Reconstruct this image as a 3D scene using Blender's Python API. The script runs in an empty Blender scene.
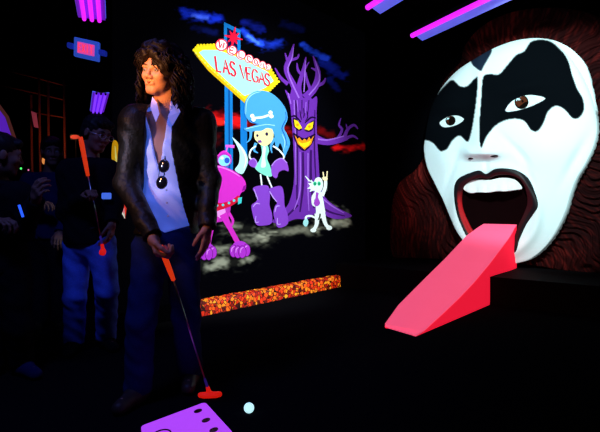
import bpy, bmesh, math, random
import numpy as np
from mathutils import Vector, Matrix
random.seed(7); RS = np.random.RandomState(5)
S = bpy.context.scene; C = S.collection
FPX, HY, CZ = 520.0, 205.0, 1.0                    # focal length in pixels, horizon row, eye height

# ------------------------------------------------------------------ basics
def J(px, py, D): return np.array([(px-300)/FPX*D, D, CZ-(py-HY)/FPX*D])
U = np.array([.63, .777, 0]); U /= np.linalg.norm(U)      # along the mural wall, away from the viewer
V = np.array([.777, -.63, 0]); V /= np.linalg.norm(V)     # along the face wall, to the right
C0 = np.array([1.14, 7.27, 0])                             # corner of the two walls
def on_plane(px, py, n, off):                              # n: unit normal into the room, off: distance in front of the wall
    d = np.array([(px-300)/FPX, 1, -(py-HY)/FPX]); o = np.array([0, 0, CZ])
    p0 = C0 + n*off
    return o + d*(np.dot(p0-o, n)/np.dot(d, n))
def mural_pt(px, py, off=.004): return on_plane(px, py, V, off)
def face_pt(px, py, off=.2): return on_plane(px, py, -U, off)

def lin(c):
    if isinstance(c, str):
        c = [int(c[i:i+2], 16)/255 for i in (0, 2, 4)]
        c = [x/12.92 if x <= .04045 else ((x+.055)/1.055)**2.4 for x in c]
    return tuple(c)
MATS = {}
def mat(name, col, rough=.6, spec=.3, emis=0, ecol=None, noise=.15, nscale=12, metal=0, bump=0, sheen=0):
    if name in MATS: return MATS[name]
    m = bpy.data.materials.new(name); m.use_nodes = True; MATS[name] = m
    nt = m.node_tree; b = nt.nodes['Principled BSDF']; c = lin(col)
    tc = nt.nodes.new('ShaderNodeTexCoord'); nz = nt.nodes.new('ShaderNodeTexNoise')
    nz.inputs['Scale'].default_value = nscale; nz.inputs['Detail'].default_value = 4
    nt.links.new(tc.outputs['Object'], nz.inputs['Vector'])
    mx = nt.nodes.new('ShaderNodeMix'); mx.data_type = 'RGBA'
    mx.inputs['A'].default_value = (*[x*(1-noise) for x in c], 1); mx.inputs['B'].default_value = (*[min(1, x*(1+noise)) for x in c], 1)
    nt.links.new(nz.outputs['Fac'], mx.inputs['Factor']); nt.links.new(mx.outputs['Result'], b.inputs['Base Color'])
    b.inputs['Roughness'].default_value = rough; b.inputs['Specular IOR Level'].default_value = spec
    b.inputs['Metallic'].default_value = metal
    if emis:
        b.inputs['Emission Color'].default_value = (*lin(ecol or col), 1); b.inputs['Emission Strength'].default_value = emis
    if bump:
        bp = nt.nodes.new('ShaderNodeBump'); bp.inputs['Strength'].default_value = bump; bp.inputs['Distance'].default_value = .01
        nt.links.new(nz.outputs['Fac'], bp.inputs['Height']); nt.links.new(bp.outputs['Normal'], b.inputs['Normal'])
    return m
def paint(hexcol): return mat('paint_'+hexcol, hexcol, .85, .03, .28, None, .05, 25)

def link(name, verts, faces, mats, parent=None, midx=None, smooth=False):
    me = bpy.data.meshes.new(name); me.from_pydata([tuple(map(float, v)) for v in verts], [], [tuple(map(int, f)) for f in faces])
    for m in (mats if isinstance(mats, (list, tuple)) else [mats]): me.materials.append(m)
    if midx is not None: me.polygons.foreach_set('material_index', midx)
    if smooth: me.polygons.foreach_set('use_smooth', [True]*len(me.polygons))
    me.validate(); me.update()
    o = bpy.data.objects.new(name, me); C.objects.link(o)
    if parent: attach(o, parent)
    return o
def attach(o, parent):
    o.parent = parent; bpy.context.view_layer.update()
    o.matrix_parent_inverse = parent.matrix_world.inverted()
def empty(name, loc):
    o = bpy.data.objects.new(name, None); C.objects.link(o); o.location = tuple(loc); o.empty_display_size = .1; return o
def tag(o, label, cat, group=None):
    o['label'] = label; o['category'] = cat
    if group: o['group'] = group
    return o
def structure(o): o['kind'] = 'structure'; return o

class MB:
    def __init__(s): s.v = []; s.f = []; s.m = []; s.smooth = []
    def add(s, vs, fs, m=0):
        k = len(s.v); s.v += [tuple(map(float, v)) for v in vs]; s.f += [tuple(i+k for i in f) for f in fs]; s.m += [m]*len(fs); return s
    def box(s, c, half, R=None, m=0, bev=0):
        bm = bmesh.new(); bmesh.ops.create_cube(bm, size=2)
        for v in bm.verts: v.co = Vector([v.co[i]*half[i] for i in range(3)])
        if bev: bmesh.ops.bevel(bm, geom=bm.edges[:], offset=bev, segments=2, affect='EDGES')
        R = np.eye(3) if R is None else np.array(R)
        vs = [np.array(c)+R@np.array(v.co) for v in bm.verts]; bm.verts.index_update()
        fs = [[v.index for v in f.verts] for f in bm.faces]; bm.free(); return s.add(vs, fs, m)
    def tube(s, pts, r, n=8, m=0, caps=True):
        pts = [np.array(p, float) for p in pts]; N = len(pts); r = r if isinstance(r, (list, tuple)) else [r]*N
        up = np.array([0, 0, 1.]); vs = []; 
        t0 = pts[1]-pts[0]; t0 /= np.linalg.norm(t0)
        if abs(t0[2]) > .9: up = np.array([0, 1., 0])
        a = np.cross(t0, up); a /= np.linalg.norm(a)
        for i in range(N):
            t = pts[min(i+1, N-1)]-pts[max(i-1, 0)]; t /= np.linalg.norm(t)+1e-9
            a = a-t*np.dot(a, t); a /= np.linalg.norm(a)+1e-9; b = np.cross(t, a)
            for k in range(n):
                th = 2*math.pi*k/n; vs.append(pts[i]+r[i]*(a*math.cos(th)+b*math.sin(th)))
        fs = [[i*n+k, i*n+(k+1) % n, (i+1)*n+(k+1) % n, (i+1)*n+k] for i in range(N-1) for k in range(n)]
        if caps: fs += [list(range(n))[::-1], [(N-1)*n+k for k in range(n)]]
        return s.add(vs, fs, m)
    def ball(s, c, r, n=16, m=0, R=None):
        r = r if isinstance(r, (list, tuple)) else [r]*3; R = np.eye(3) if R is None else np.array(R); vs = []
        for i in range(n+1):
            ph = math.pi*i/n
            for k in range(2*n):
                th = math.pi*k/n
                vs.append(np.array(c)+R@np.array([r[0]*math.sin(ph)*math.cos(th), r[1]*math.sin(ph)*math.sin(th), r[2]*math.cos(ph)]))
        M = 2*n
        return s.add(vs, [[i*M+k, (i+1)*M+k, (i+1)*M+(k+1) % M, i*M+(k+1) % M] for i in range(n) for k in range(M)], m)
    def prism(s, base, ext, m=0):                       # polygon points extruded by vector ext
        n = len(base); ext = np.array(ext); base = [np.array(b, float) for b in base]
        vs = base+[b+ext for b in base]
        return s.add(vs, [list(range(n))[::-1], [n+i for i in range(n)]]+[[i, (i+1) % n, n+(i+1) % n, n+i] for i in range(n)], m)
    def build(s, name, mats, parent=None, smooth=False): return link(name, s.v, s.f, mats, parent, s.m, smooth)

# ------------------------------------------------------------------ rounded solids from distance fields (numpy surface nets)
def axis_pts(lo, hi, h, fine=()):
    out = [lo]; x = lo
    while x < hi:
        st = h
        for a, b, hf in fine:
            if a-h <= x <= b: st = min(st, hf)
        x += st; out.append(x)
    return np.array(out, np.float32)
class Field:
    def __init__(s, lo, hi, h, fine=None):
        fine = fine or []
        s.ax = [axis_pts(lo[i], hi[i], h, [(f[0][i], f[1][i], f[2]) for f in fine]) for i in range(3)]
        s.F = np.full([len(a) for a in s.ax], .06, np.float32)
    def grid(s, sl=(slice(None),)*3):
        return (s.ax[0][sl[0]][:, None, None], s.ax[1][sl[1]][None, :, None], s.ax[2][sl[2]][None, None, :])
    def _sl(s, lo, hi):
        return tuple(slice(max(0, np.searchsorted(s.ax[i], lo[i])-1), np.searchsorted(s.ax[i], hi[i])+1) for i in range(3))
    def _dist(s, p, X, Y, Z):
        if p[0] == 'cap':
            a, b, ra, rb = p[1:5]; a = np.array(a, float); b = np.array(b, float); d = b-a; L2 = max(1e-9, d@d)
            t = np.clip(((X-a[0])*d[0]+(Y-a[1])*d[1]+(Z-a[2])*d[2])/L2, 0, 1)
            return np.sqrt((X-a[0]-t*d[0])**2+(Y-a[1]-t*d[1])**2+(Z-a[2]-t*d[2])**2)-(ra+(rb-ra)*t)
        c, r, R = p[1:4]; R = np.eye(3) if R is None else np.array(R)
        q = [(X-c[0])*R[0][i]+(Y-c[1])*R[1][i]+(Z-c[2])*R[2][i] for i in range(3)]
        k0 = np.sqrt(sum((q[i]/r[i])**2 for i in range(3)))+1e-6; k1 = np.sqrt(sum((q[i]/r[i]**2)**2 for i in range(3)))+1e-6
        return k0*(k0-1)/k1
    def prim(s, p, k=.02, grow=0, sub=False):
        if p[0] == 'cap':
            r = max(p[3], p[4]); lo = np.minimum(p[1], p[2])-r; hi = np.maximum(p[1], p[2])+r
        else:
            r = max(p[2]); lo = np.array(p[1])-r; hi = np.array(p[1])+r
        sl = s._sl(lo-.06-grow, hi+.06+grow)
        if any(x.stop-x.start < 1 for x in sl): return
        d = s._dist(p, *s.grid(sl))-grow; F = s.F[sl]
        if sub:
            d = -d; h = np.clip(.5-.5*(F-d)/k, 0, 1); s.F[sl] = F+(d-F)*h+k*h*(1-h)
        else:
            h = np.clip(.5+.5*(F-d)/k, 0, 1); s.F[sl] = F*(1-h)+d*h-k*h*(1-h)
    def prims(s, ps, k=.02, grow=0):
        for p in ps: s.prim(p, k, grow)
        return s
    def mesh(s, name, m, parent=None, matfn=None):
        F = s.F; X, Y, Z = s.ax; inside = F < 0
        n = np.array(F.shape)-1
        cnt = sum(inside[i:i+n[0], j:j+n[1], k:k+n[2]].astype(np.int8) for i in (0, 1) for j in (0, 1) for k in (0, 1))
        act = np.argwhere((cnt > 0) & (cnt < 8)); idx = np.full(n, -1, np.int64); idx[tuple(act.T)] = np.arange(len(act))
        acc = np.zeros((len(act), 3)); num = np.zeros(len(act)); A = (X, Y, Z)
        for axis in range(3):
            o1, o2 = [a for a in range(3) if a != axis]
            for da in (0, 1):
                for db in (0, 1):
                    p = act.copy(); p[:, o1] += da; p[:, o2] += db; q = p.copy(); q[:, axis] += 1
                    fa = F[tuple(p.T)]; fb = F[tuple(q.T)]; cr = (fa < 0) != (fb < 0)
                    t = np.where(cr, fa/np.where(cr, fa-fb, 1), 0); pos = np.stack([A[a][p[:, a]] for a in range(3)], 1).astype(float)
                    pos[:, axis] += t*(A[axis][q[:, axis]]-A[axis][p[:, axis]])
                    acc += pos*cr[:, None]; num += cr
        vs = acc/np.maximum(num, 1)[:, None]; faces = []
        for axis in range(3):
            o1, o2 = [(1, 2), (2, 0), (0, 1)][axis]
            a = inside; b = np.roll(inside, -1, axis); ch = a != b
            sl = [slice(None)]*3; sl[axis] = slice(0, -1); sl[o1] = slice(1, -1); sl[o2] = slice(1, -1)
            e = np.argwhere(ch[tuple(sl)]); e[:, o1] += 1; e[:, o2] += 1
            def cell(d1, d2):
                q = e.copy(); q[:, o1] += d1; q[:, o2] += d2; return idx[tuple(q.T)]
            quad = np.stack([cell(-1, -1), cell(0, -1), cell(0, 0), cell(-1, 0)], 1)
            fl = ~a[tuple(e.T)]; quad[fl] = quad[fl][:, ::-1]; faces.append(quad[(quad >= 0).all(1)])
        faces = np.concatenate(faces)
        me = bpy.data.meshes.new(name); me.vertices.add(len(vs)); me.vertices.foreach_set('co', vs.ravel().astype(np.float32))
        me.loops.add(faces.size); me.loops.foreach_set('vertex_index', faces.ravel().astype(np.int32))
        me.polygons.add(len(faces)); me.polygons.foreach_set('loop_start', np.arange(0, faces.size, 4, dtype=np.int32))
        me.polygons.foreach_set('loop_total', np.full(len(faces), 4, np.int32))
        me.polygons.foreach_set('use_smooth', np.ones(len(faces), bool))
        for mm in (m if isinstance(m, (list, tuple)) else [m]): me.materials.append(mm)
        if matfn is not None: me.polygons.foreach_set('material_index', matfn(vs[faces].mean(1)).astype(np.int32))
        me.update(calc_edges=True)
        o = bpy.data.objects.new(name, me); C.objects.link(o)
        if parent: attach(o, parent)
        return o
def bounds(ps, pad):
    lo = np.min([np.minimum(p[1], p[2])-max(p[3], p[4]) if p[0] == 'cap' else np.array(p[1])-max(p[2]) for p in ps], 0)-pad
    hi = np.max([np.maximum(p[1], p[2])+max(p[3], p[4]) if p[0] == 'cap' else np.array(p[1])+max(p[2]) for p in ps], 0)+pad
    return lo, hi
def cap(a, b, ra, rb): return ('cap', np.array(a, float), np.array(b, float), ra, rb)
def ell(c, r, R=None): return ('ell', np.array(c, float), r, R)
def norm(v): v = np.array(v, float); return v/(np.linalg.norm(v)+1e-9)
def frame(F, Up=(0, 0, 1)):
    F = norm(F); R = norm(np.cross(F, Up)); Uu = np.cross(R, F); return np.stack([R, F, Uu], 1)      # columns right, forward, up

# ------------------------------------------------------------------ materials
M_floor = mat('black_carpet', (.006, .006, .007), 1, 0, noise=.5, nscale=60)
M_wall = mat('black_wall_paint', (.0014, .0014, .0022), 1, 0, noise=.3)
M_ceil = mat('black_ceiling_paint', (.004, .004, .005), 1, 0)
M_plat = mat('black_platform_paint', (.005, .005, .006), .8, .03)
M_blackmetal = mat('black_metal', (.01, .01, .012), .4, .3)
M_steel = mat('brushed_steel', (.5, .5, .55), .3, .5, metal=1)
M_black = mat('black_plastic', (.006, .006, .007), .4, .3)

# ------------------------------------------------------------------ setting
def slab(name, lo, hi, m):
    lo = np.array(lo, float); hi = np.array(hi, float); return structure(MB().box((lo+hi)/2, (hi-lo)/2).build(name, m))
slab('floor', (-7, -1.6, -.1), (7, 13, 0), M_floor)
slab('ceiling', (-7, -1.6, 3.6), (7, 13, 3.7), M_ceil)
slab('wall_far', (-7, 12.9, 0), (7, 13, 3.6), M_wall)
slab('wall_west', (-7, -1.6, 0), (-6.9, 12.9, 3.6), M_wall)
slab('wall_east', (6.9, -1.6, 0), (7, 12.9, 3.6), M_wall)
slab('wall_near', (-6.9, -1.6, 0), (6.9, -1.5, 3.6), M_wall)
T0 = float((mural_pt(111.5, 205, 0)-C0)@U)                                                     # where the mural wall ends on the left
def wallbox(name, p, q, n, th):
    p = np.array(p); q = np.array(q); b = -np.array(n)*th
    return structure(MB().prism([p, q, q+b, p+b], (0, 0, 3.6)).build(name, M_wall))
wallbox('wall_left', C0+U*T0, C0+U*.14, V, .03)
wallbox('wall_right', C0, C0+V*5.2, -U, .14)

# ------------------------------------------------------------------ helpers for painted shapes
def catmull(pts, closed=True, seg=5):
    P = [np.array(p, float) for p in pts]; n = len(P); out = []
    for i in range(n if closed else n-1):
        g = lambda k: P[k % n] if closed else P[min(max(k, 0), n-1)]
        p0, p1, p2, p3 = g(i-1), g(i), g(i+1), g(i+2)
        for j in range(seg):
            t = j/seg
            out.append(.5*((2*p1)+(-p0+p2)*t+(2*p0-5*p1+4*p2-p3)*t*t+(-p0+3*p1-3*p2+p3)*t**3))
    if not closed: out.append(P[-1])
    return out
def ribbon(pts, w, smooth=True):
    P = catmull(pts, False, 4) if smooth and len(pts) > 2 else [np.array(p, float) for p in pts]
    N = len(P); w = w if isinstance(w, (list, tuple)) else [w, w]; L = []; R = []
    for i, p in enumerate(P):
        t = P[min(i+1, N-1)]-P[max(i-1, 0)]; t = t/(np.linalg.norm(t)+1e-9); nn = np.array([-t[1], t[0]])
        ww = np.interp(i/(N-1), np.linspace(0, 1, len(w)), w)/2; L.append(p+nn*ww); R.append(p-nn*ww)
    return L, R
class Paint:                                                   # flat painted shapes lying on a wall, given as outlines
    def __init__(s, proj, layer): s.proj = proj; s.l = layer; s.mb = MB(); s.cols = []
    def mi(s, c):
        if c not in s.cols: s.cols.append(c)
        return s.cols.index(c)
    def off(s): s.l += .12; return .004+.0009*s.l
    def poly(s, c, pts, smooth=True):
        if smooth: pts = catmull(pts)
        o = s.off(); s.mb.add([s.proj(p[0], p[1], o) for p in pts], [list(range(len(pts)))], s.mi(c)); return s
    def line(s, c, pts, w, smooth=True):
        L, R = ribbon(pts, w, smooth); o = s.off(); n = len(L)
        s.mb.add([s.proj(p[0], p[1], o) for p in L+R], [[i, i+1, n+i+1, n+i] for i in range(n-1)], s.mi(c)); return s
    def disc(s, c, x, y, r, ry=None, rot=0, n=18):
        ry = ry or r; pts = []
        for k in range(n):
            a = 2*math.pi*k/n; u, v = r*math.cos(a), ry*math.sin(a)
            pts.append((x+u*math.cos(rot)-v*math.sin(rot), y+u*math.sin(rot)+v*math.cos(rot)))
        return s.poly(c, pts, False)
    def ring(s, c, x, y, r, w):
        pts = [(x+r*math.cos(a), y+r*math.sin(a)) for a in np.linspace(0, 2*math.pi, 21)]; return s.line(c, pts, w, False)
    def build(s, name, parent=None):
        return s.mb.build(name, [paint(c) for c in s.cols], parent)

GLYPH = {'L': [[(0, 0), (0, 1), (.8, 1)]], 'A': [[(0, 1), (.45, 0), (.9, 1)], [(.2, .62), (.7, .62)]],
 'S': [[(.85, .15), (.6, 0), (.25, 0), (.05, .2), (.15, .42), (.7, .58), (.85, .8), (.6, 1), (.25, 1), (.0, .86)]],
 'V': [[(0, 0), (.45, 1), (.9, 0)]], 'E': [[(.8, 0), (0, 0), (0, 1), (.8, 1)], [(0, .5), (.65, .5)]],
 'G': [[(.9, .18), (.6, 0), (.25, .03), (.03, .35), (.03, .7), (.3, 1), (.7, .97), (.9, .75), (.9, .55), (.55, .55)]],
 'W': [[(0, 0), (.22, 1), (.45, .3), (.68, 1), (.9, 0)]], 'C': [[(.9, .2), (.6, 0), (.25, .03), (.03, .35), (.03, .7), (.3, 1), (.65, .97), (.9, .8)]],
 'O': [[(.45, 0), (.1, .2), (.02, .5), (.1, .82), (.45, 1), (.8, .82), (.9, .5), (.8, .2), (.45, 0)]],
 'M': [[(0, 1), (.08, 0), (.45, .7), (.82, 0), (.9, 1)]], 'X': [[(0, 0), (.85, 1)], [(.85, 0), (0, 1)]], 'I': [[(.4, 0), (.4, 1)]], 'T': [[(0, 0), (.9, 0)], [(.45, 0), (.45, 1)]]}

# ------------------------------------------------------------------ mural background: clouds, horizon and mist sprayed on black
def vnoise(x, y, sc, seed):
    r = np.random.RandomState(seed); g = r.rand(64, 64); x = x/sc+200; y = y/sc+200
    xi = np.floor(x).astype(int); yi = np.floor(y).astype(int); fx = x-xi; fy = y-yi; fx = fx*fx*(3-2*fx); fy = fy*fy*(3-2*fy)
    G = lambda a, b: g[a % 64, b % 64]
    return (G(xi, yi)*(1-fx)+G(xi+1, yi)*fx)*(1-fy)+(G(xi, yi+1)*(1-fx)+G(xi+1, yi+1)*fx)*fy
def mural_background():
    t_lo = T0+.005; t_hi = -.42
    ts = np.arange(t_lo, t_hi, .011); zs = np.arange(.145, 3.3, .011); n0, n1 = len(ts), len(zs)
    Tg, Zg = np.meshgrid(ts, zs, indexing='ij'); P = C0[None, None]+Tg[..., None]*U+V*.003; P[..., 2] = Zg
    px = 300+FPX*P[..., 0]/P[..., 1]; py = HY-FPX*(P[..., 2]-CZ)/P[..., 1]
    col = np.zeros((n0, n1, 3)); col[:] = (.0012, .0012, .0025)
    w1 = vnoise(px+py*.6, py*1.6, 7, 1); w2 = vnoise(px-py*.5, py*2, 3.2, 2); nz = .55*w1+.45*w2
    def sweep(pts, w, c, amp=1, thr=.35):
        best = np.zeros_like(px)
        for (x0, y0), (x1, y1) in zip(pts[:-1], pts[1:]):
            dx, dy = x1-x0, y1-y0; t = np.clip(((px-x0)*dx+(py-y0)*dy)/(dx*dx+dy*dy), 0, 1)
            d = np.hypot(px-x0-t*dx, py-y0-t*dy); best = np.maximum(best, np.exp(-(d/w)**2))
        k = np.clip(best*1.25+(nz-.5)*1.5-thr, 0, 1)*np.clip(best*1.6, 0, 1)
        return k[..., None]*np.array(lin(c))*amp
    for pts, w, c, amp in [([(184, 12), (200, 16), (217, 18)], 6, '1a3cff', 1.0), ([(193, 16), (207, 18)], 3, '5a86ff', .8),
            ([(243, 22), (262, 30)], 5, '10209a', .7), ([(243, 30), (250, 38), (262, 45)], 4, '2350ff', .9), ([(262, 45), (280, 42)], 5, '1838d0', .8), ([(248, 36), (258, 43)], 2, '5a8cff', .7), ([(283, 22), (300, 30)], 5, '0a1660', .6),
            ([(303, 45), (313, 52), (326, 58)], 4, '2350ff', 1.0), ([(324, 62), (342, 76)], 6, '1428b0', .8), ([(330, 80), (338, 88)], 4, '0e1c80', .7), ([(193, 28), (215, 32)], 4, '0a1660', .6),
            ([(200, 116), (222, 120), (240, 122)], 7, 'e01010', 1.0), ([(205, 120), (222, 122)], 4, 'ff3020', .8), ([(238, 118), (250, 128)], 6, '900808', .8), ([(274, 128), (291, 133)], 5, 'a00a0a', .8),
            ([(320, 131), (332, 135)], 5, '700606', .7), ([(336, 147), (350, 148), (363, 147)], 4, 'e01010', 1.0), ([(195, 135), (215, 140)], 8, '500404', .7)]:
        col += sweep(pts, w, c, amp)
    for pts, w, amp in [([(188, 262), (205, 266), (232, 262), (250, 256)], 6, .5), ([(196, 252), (222, 250), (246, 249)], 5, .35), ([(225, 229), (250, 230), (272, 236)], 6, .32), ([(262, 238), (300, 230), (316, 231)], 5, .25),
            ([(276, 222), (290, 214)], 5, .3), ([(318, 226), (346, 222)], 5, .45), ([(330, 208), (344, 212)], 5, .3), ([(246, 243), (270, 240)], 5, .2)]:
        col += sweep(pts, w, 'c4ccb0', amp*1.3, .12)*np.clip(vnoise(px, py*1.8, 13, 21)*2.2+w2*.7-.95, .03, 1)[..., None]
    vid = np.arange(n0*n1).reshape(n0, n1)
    fs = np.stack([vid[:-1, :-1], vid[1:, :-1], vid[1:, 1:], vid[:-1, 1:]], -1).reshape(-1, 4)
    me = bpy.data.meshes.new('mural'); me.from_pydata(P.reshape(-1, 3).tolist(), [], fs.tolist())
    at = me.color_attributes.new('paint', 'FLOAT_COLOR', 'POINT')
    at.data.foreach_set('color', np.concatenate([col.reshape(-1, 3), np.ones((n0*n1, 1))], 1).astype(np.float32).ravel())
    m = bpy.data.materials.new('sprayed_mural_paint'); m.use_nodes = True; nt = m.node_tree; b = nt.nodes['Principled BSDF']
    ca = nt.nodes.new('ShaderNodeVertexColor'); ca.layer_name = 'paint'
    nt.links.new(ca.outputs['Color'], b.inputs['Base Color']); nt.links.new(ca.outputs['Color'], b.inputs['Emission Color'])
    b.inputs['Emission Strength'].default_value = .25; b.inputs['Roughness'].default_value = 1; b.inputs['Specular IOR Level'].default_value = 0
    me.materials.append(m); o = bpy.data.objects.new('mural', me); C.objects.link(o); return o
mural = tag(mural_background(), 'blacklight mural of cartoon monsters, spooky tree and a desert city sign on the black wall', 'mural')

# --- painted sign
CY, YL, RD, BL = 'a8f4f0', 'ffe21e', 'e8203c', '1478c8'
g = Paint(mural_pt, 1)
g.line(BL, [(228.5, 84), (229, 178)], 8, False).line('0a4a90', [(229, 84), (229.5, 178)], 1.6, False)
g.line(BL, [(243.5, 96), (244, 165)], 6.5, False)
posts = g
sg = Paint(mural_pt, 3)
edge = [(193.5, 51), (198, 46.5), (217, 45.5), (240, 55), (270, 69), (278, 81.5), (268, 91), (245, 101.5), (228, 87), (208, 69)]
sg.poly(YL, edge, False)
sg.poly('d8b010', [(194, 53), (208, 70.5), (228, 88.5), (245, 103.5), (245, 100), (228, 85), (208, 67)], False)
sg.poly(CY, [(199, 52.5), (203, 50), (218, 50), (240, 58), (268, 72), (273.5, 81), (265, 88), (244.5, 96), (228, 82), (210, 65)], False)
sign = sg.build('painted_sign', mural)
posts.build('sign_post', sign)
g = Paint(mural_pt, 2.2); g.poly(BL, [(224, 22), (240.5, 30), (240.5, 56), (224, 50)], False); g.poly('081040', [(227, 27.5), (237.5, 32.5), (237.5, 54), (227, 49)], False); g.build('sign_frame', sign)
g = Paint(mural_pt, 6)
for a in range(8):
    th = a*math.pi/4+.2; L = 11 if a % 2 == 0 else 8
    g.line('f0183c', [(233.5, 37.5), (233.5+L*math.cos(th)*.85, 37.5+L*math.sin(th))], [4.2, .8], False)
g.build('sign_star', sign)
def along(P, step):
    out = []
    for p, q in zip(P[:-1], P[1:]):
        p = np.array(p); q = np.array(q); n = max(1, int(round(np.linalg.norm(q-p)/step))); out += [p+(q-p)*i/n for i in range(n)]
    return out
for P_, st_, r_, c_ in (([(194, 50), (198, 45.5), (217, 44.8)], 3.1, 1.5, YL), ([(271, 70), (278.5, 81.5), (268, 92), (246, 101.5)], 3.2, 1.4, YL), ([(196, 53), (208, 66), (228, 84), (244, 97.5)], 4.2, .8, 'fff27a')):
    for p in along(P_, st_):
        g = Paint(mural_pt, 4); g.disc(c_, p[0], p[1], r_, n=12); g.build('bulb', sign)
for ch, x, y, r in zip('WELCOME', (221.5, 232, 241, 249, 256, 262.3, 267.8), (45, 50.5, 55, 58.8, 62, 64.8, 67.2), (6.2, 5.2, 4.8, 4.4, 4, 3.8, 3.5)):
    g = Paint(mural_pt, 6.5); g.disc('e83050', x, y, r); g.disc('f8fff8', x, y, r*.82)
    h = r*1.15; w = r*.95
    for st in GLYPH[ch]: g.line('e01840', [(x-w*.45+w*p[0], y-h*.5+h*p[1]+w*(p[0]-.45)*.4) for p in st], max(.8, r*.26), False)
    g.build('letter_roundel', sign)
g = Paint(mural_pt, 7)
def quadmap(q, u, v):
    q = [np.array(p, float) for p in q]; return (q[0]*(1-u)+q[1]*u)*(1-v)+(q[3]*(1-u)+q[2]*u)*v
Q = [(215, 56), (270.5, 75), (270.5, 86.3), (217, 71)]
for i, ch in enumerate('LAS VEGAS'):
    if ch == ' ': continue
    u0 = [0, .125, .265, 0, .445, .565, .665, .785, .9][i]; w = [.1, .125, .105, 0, .125, .1, .115, .125, .1][i]
    for st in GLYPH[ch]: g.line(RD, [quadmap(Q, u0+w*p[0], p[1]) for p in st], 1.9 if i < 4 else 1.6, False)
g.build('lettering', sign)

# --- painted tree
PU, PUD, PUL = '6a2fa8', '38145e', '9a64d8'
t = Paint(mural_pt, 2)
t.poly(PU, [(285, 90), (290, 94), (292, 88), (296, 95), (300, 92), (304, 98), (309, 94), (312, 99), (317, 97), (316.5, 115), (317, 137), (318.5, 160), (320, 180), (325, 197), (338, 208), (352, 216), (335, 219), (318, 213), (308, 219), (296, 219), (286, 222), (272, 222), (284, 210), (290, 200), (294, 180), (293.5, 150), (292, 125), (290, 105)])
for c, pts, w in [(PU, [(299, 97), (293, 84), (286, 69), (290, 57), (294, 44)], [9, 6, 4.5, 3.5, 1]), (PU, [(290, 60), (297, 58), (299, 54)], [3, 2.5, 1]), (PU, [(288, 84), (281, 78), (275, 68)], [4, 3, 1]), (PU, [(288, 62), (285, 53)], [3, 1]),
        (PU, [(300, 96), (299, 86), (303, 72), (306, 57)], [5, 4.5, 4, 1]), (PU, [(302, 75), (298, 70), (297, 63)], [3, 2.5, 1]), (PU, [(304, 70), (309, 62)], [2.5, .8]),
        (PU, [(305, 98), (315, 87), (318, 72), (313, 56)], [8, 7, 5, 1]), (PU, [(316, 86), (323, 83), (325.5, 78)], [4, 3, 1.2]), (PU, [(311, 91), (307, 80), (306, 72)], [3.5, 2.5, .8]), (PU, [(316, 70), (311, 68)], [3, .8]),
        (PU, [(314, 138), (325, 142), (336, 141), (347, 137)], [9, 6, 5.5, 6]), (PU, [(337, 140), (342, 130), (339, 125), (341, 118)], [3, 2.5, 2, .8]), (PU, [(344, 138), (348, 129), (354, 125), (358, 129)], [4, 3, 2.6, 1]), (PU, [(346, 138), (353, 136), (358, 139)], [3.5, 2.5, 1]), (PU, [(348, 131), (346, 124)], [2.5, .8])]:
    t.line(c, pts, w)
for pts, w in [([(296, 100), (297, 150), (297, 200)], [1.5, 2.5, 1.5]), ([(303, 152), (303, 185), (300, 212)], [2, 2.5, 1.5]), ([(311, 150), (311, 180), (314, 208)], [2, 2.5, 1.5]), ([(315, 110), (314.5, 150), (317, 195)], [1, 1.6, 1]), ([(302, 100), (302, 114)], [1.2, .6]), ([(309, 100), (308, 114)], [1.2, .6]),
        ([(298, 205), (288, 215), (280, 220)], [2, 2, 1]), ([(318, 205), (330, 212), (345, 216)], [2.4, 2, .8])]: t.line(PUD, pts, w)
for pts, w in [([(294, 100), (295.5, 140), (296, 185)], [1, 1.4, .6]), ([(300, 152), (300, 190), (294, 210)], [1, 1.4, .8]), ([(308, 153), (308, 190), (309, 211)], [1, 1.4, .8]), ([(299, 98), (288, 72), (292, 58), (293.6, 47)], [1.6, 1.4, 1.2, .5]), ([(304, 92), (305, 72), (305.5, 60)], [1, 1.2, .5]), ([(309, 95), (319.5, 80), (315, 60)], [1.4, 1.4, .5]),
        ([(318, 139), (328, 140), (344, 136)], [1.6, 1.4, 1]), ([(322, 198), (332, 206), (344, 213)], [1.6, 1.4, .6]), ([(288, 93), (291, 104)], [1.4, .8]), ([(297, 100), (298, 112)], [1, .5]), ([(306, 102), (305.5, 113)], [1, .5])]: t.line(PUL, pts, w)
tree = t.build('painted_tree', mural)
for pts in ([(294, 119.5), (298, 121), (302, 128), (299, 129.5), (295, 126.5)], [(313.5, 121.5), (308, 124), (304.5, 129), (309, 130.5), (312.5, 128)]):
    g = Paint(mural_pt, 7); g.poly('1a0830', [(x+(x-303.8)*.09, y+(y-125)*.25) for x, y in pts]); g.poly('ffd61e', pts, False); g.disc('ff9a10', sum(p[0] for p in pts)/5, sum(p[1] for p in pts)/5, 1.3); g.build('eye', tree)
g = Paint(mural_pt, 7); g.poly('1a0830', [(293, 133), (299, 136), (304, 138), (310, 136), (315.5, 134), (312, 144), (304.5, 151), (297, 145)])
g.poly('ff9c14', [(294.5, 135), (297.5, 139), (299.5, 137.5), (302, 141), (304.5, 138.5), (307, 141), (309, 137), (311, 139.5), (314, 135.5), (311, 144), (304.5, 149.5), (298, 144)], False)
g.poly('ffe21e', [(298, 141), (302, 143.5), (306, 142.5), (311, 140.5), (309, 145), (304.5, 148), (300, 145)], False); g.build('mouth', tree)
g = Paint(mural_pt, 7)
for pts in ([(291, 117), (295, 116), (301, 122)], [(316, 118), (311, 117.5), (305, 123)]): g.line('1a0830', pts, [1, 2, 1])
for x, y in ((300, 110), (303.5, 108), (307, 111)): g.line('1a0830', [(x, y), (x+.8, y+6), (303.5+(x-303.5)*.5, y+10)], [.5, 1, .4])
g.build('brow', tree)

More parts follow.
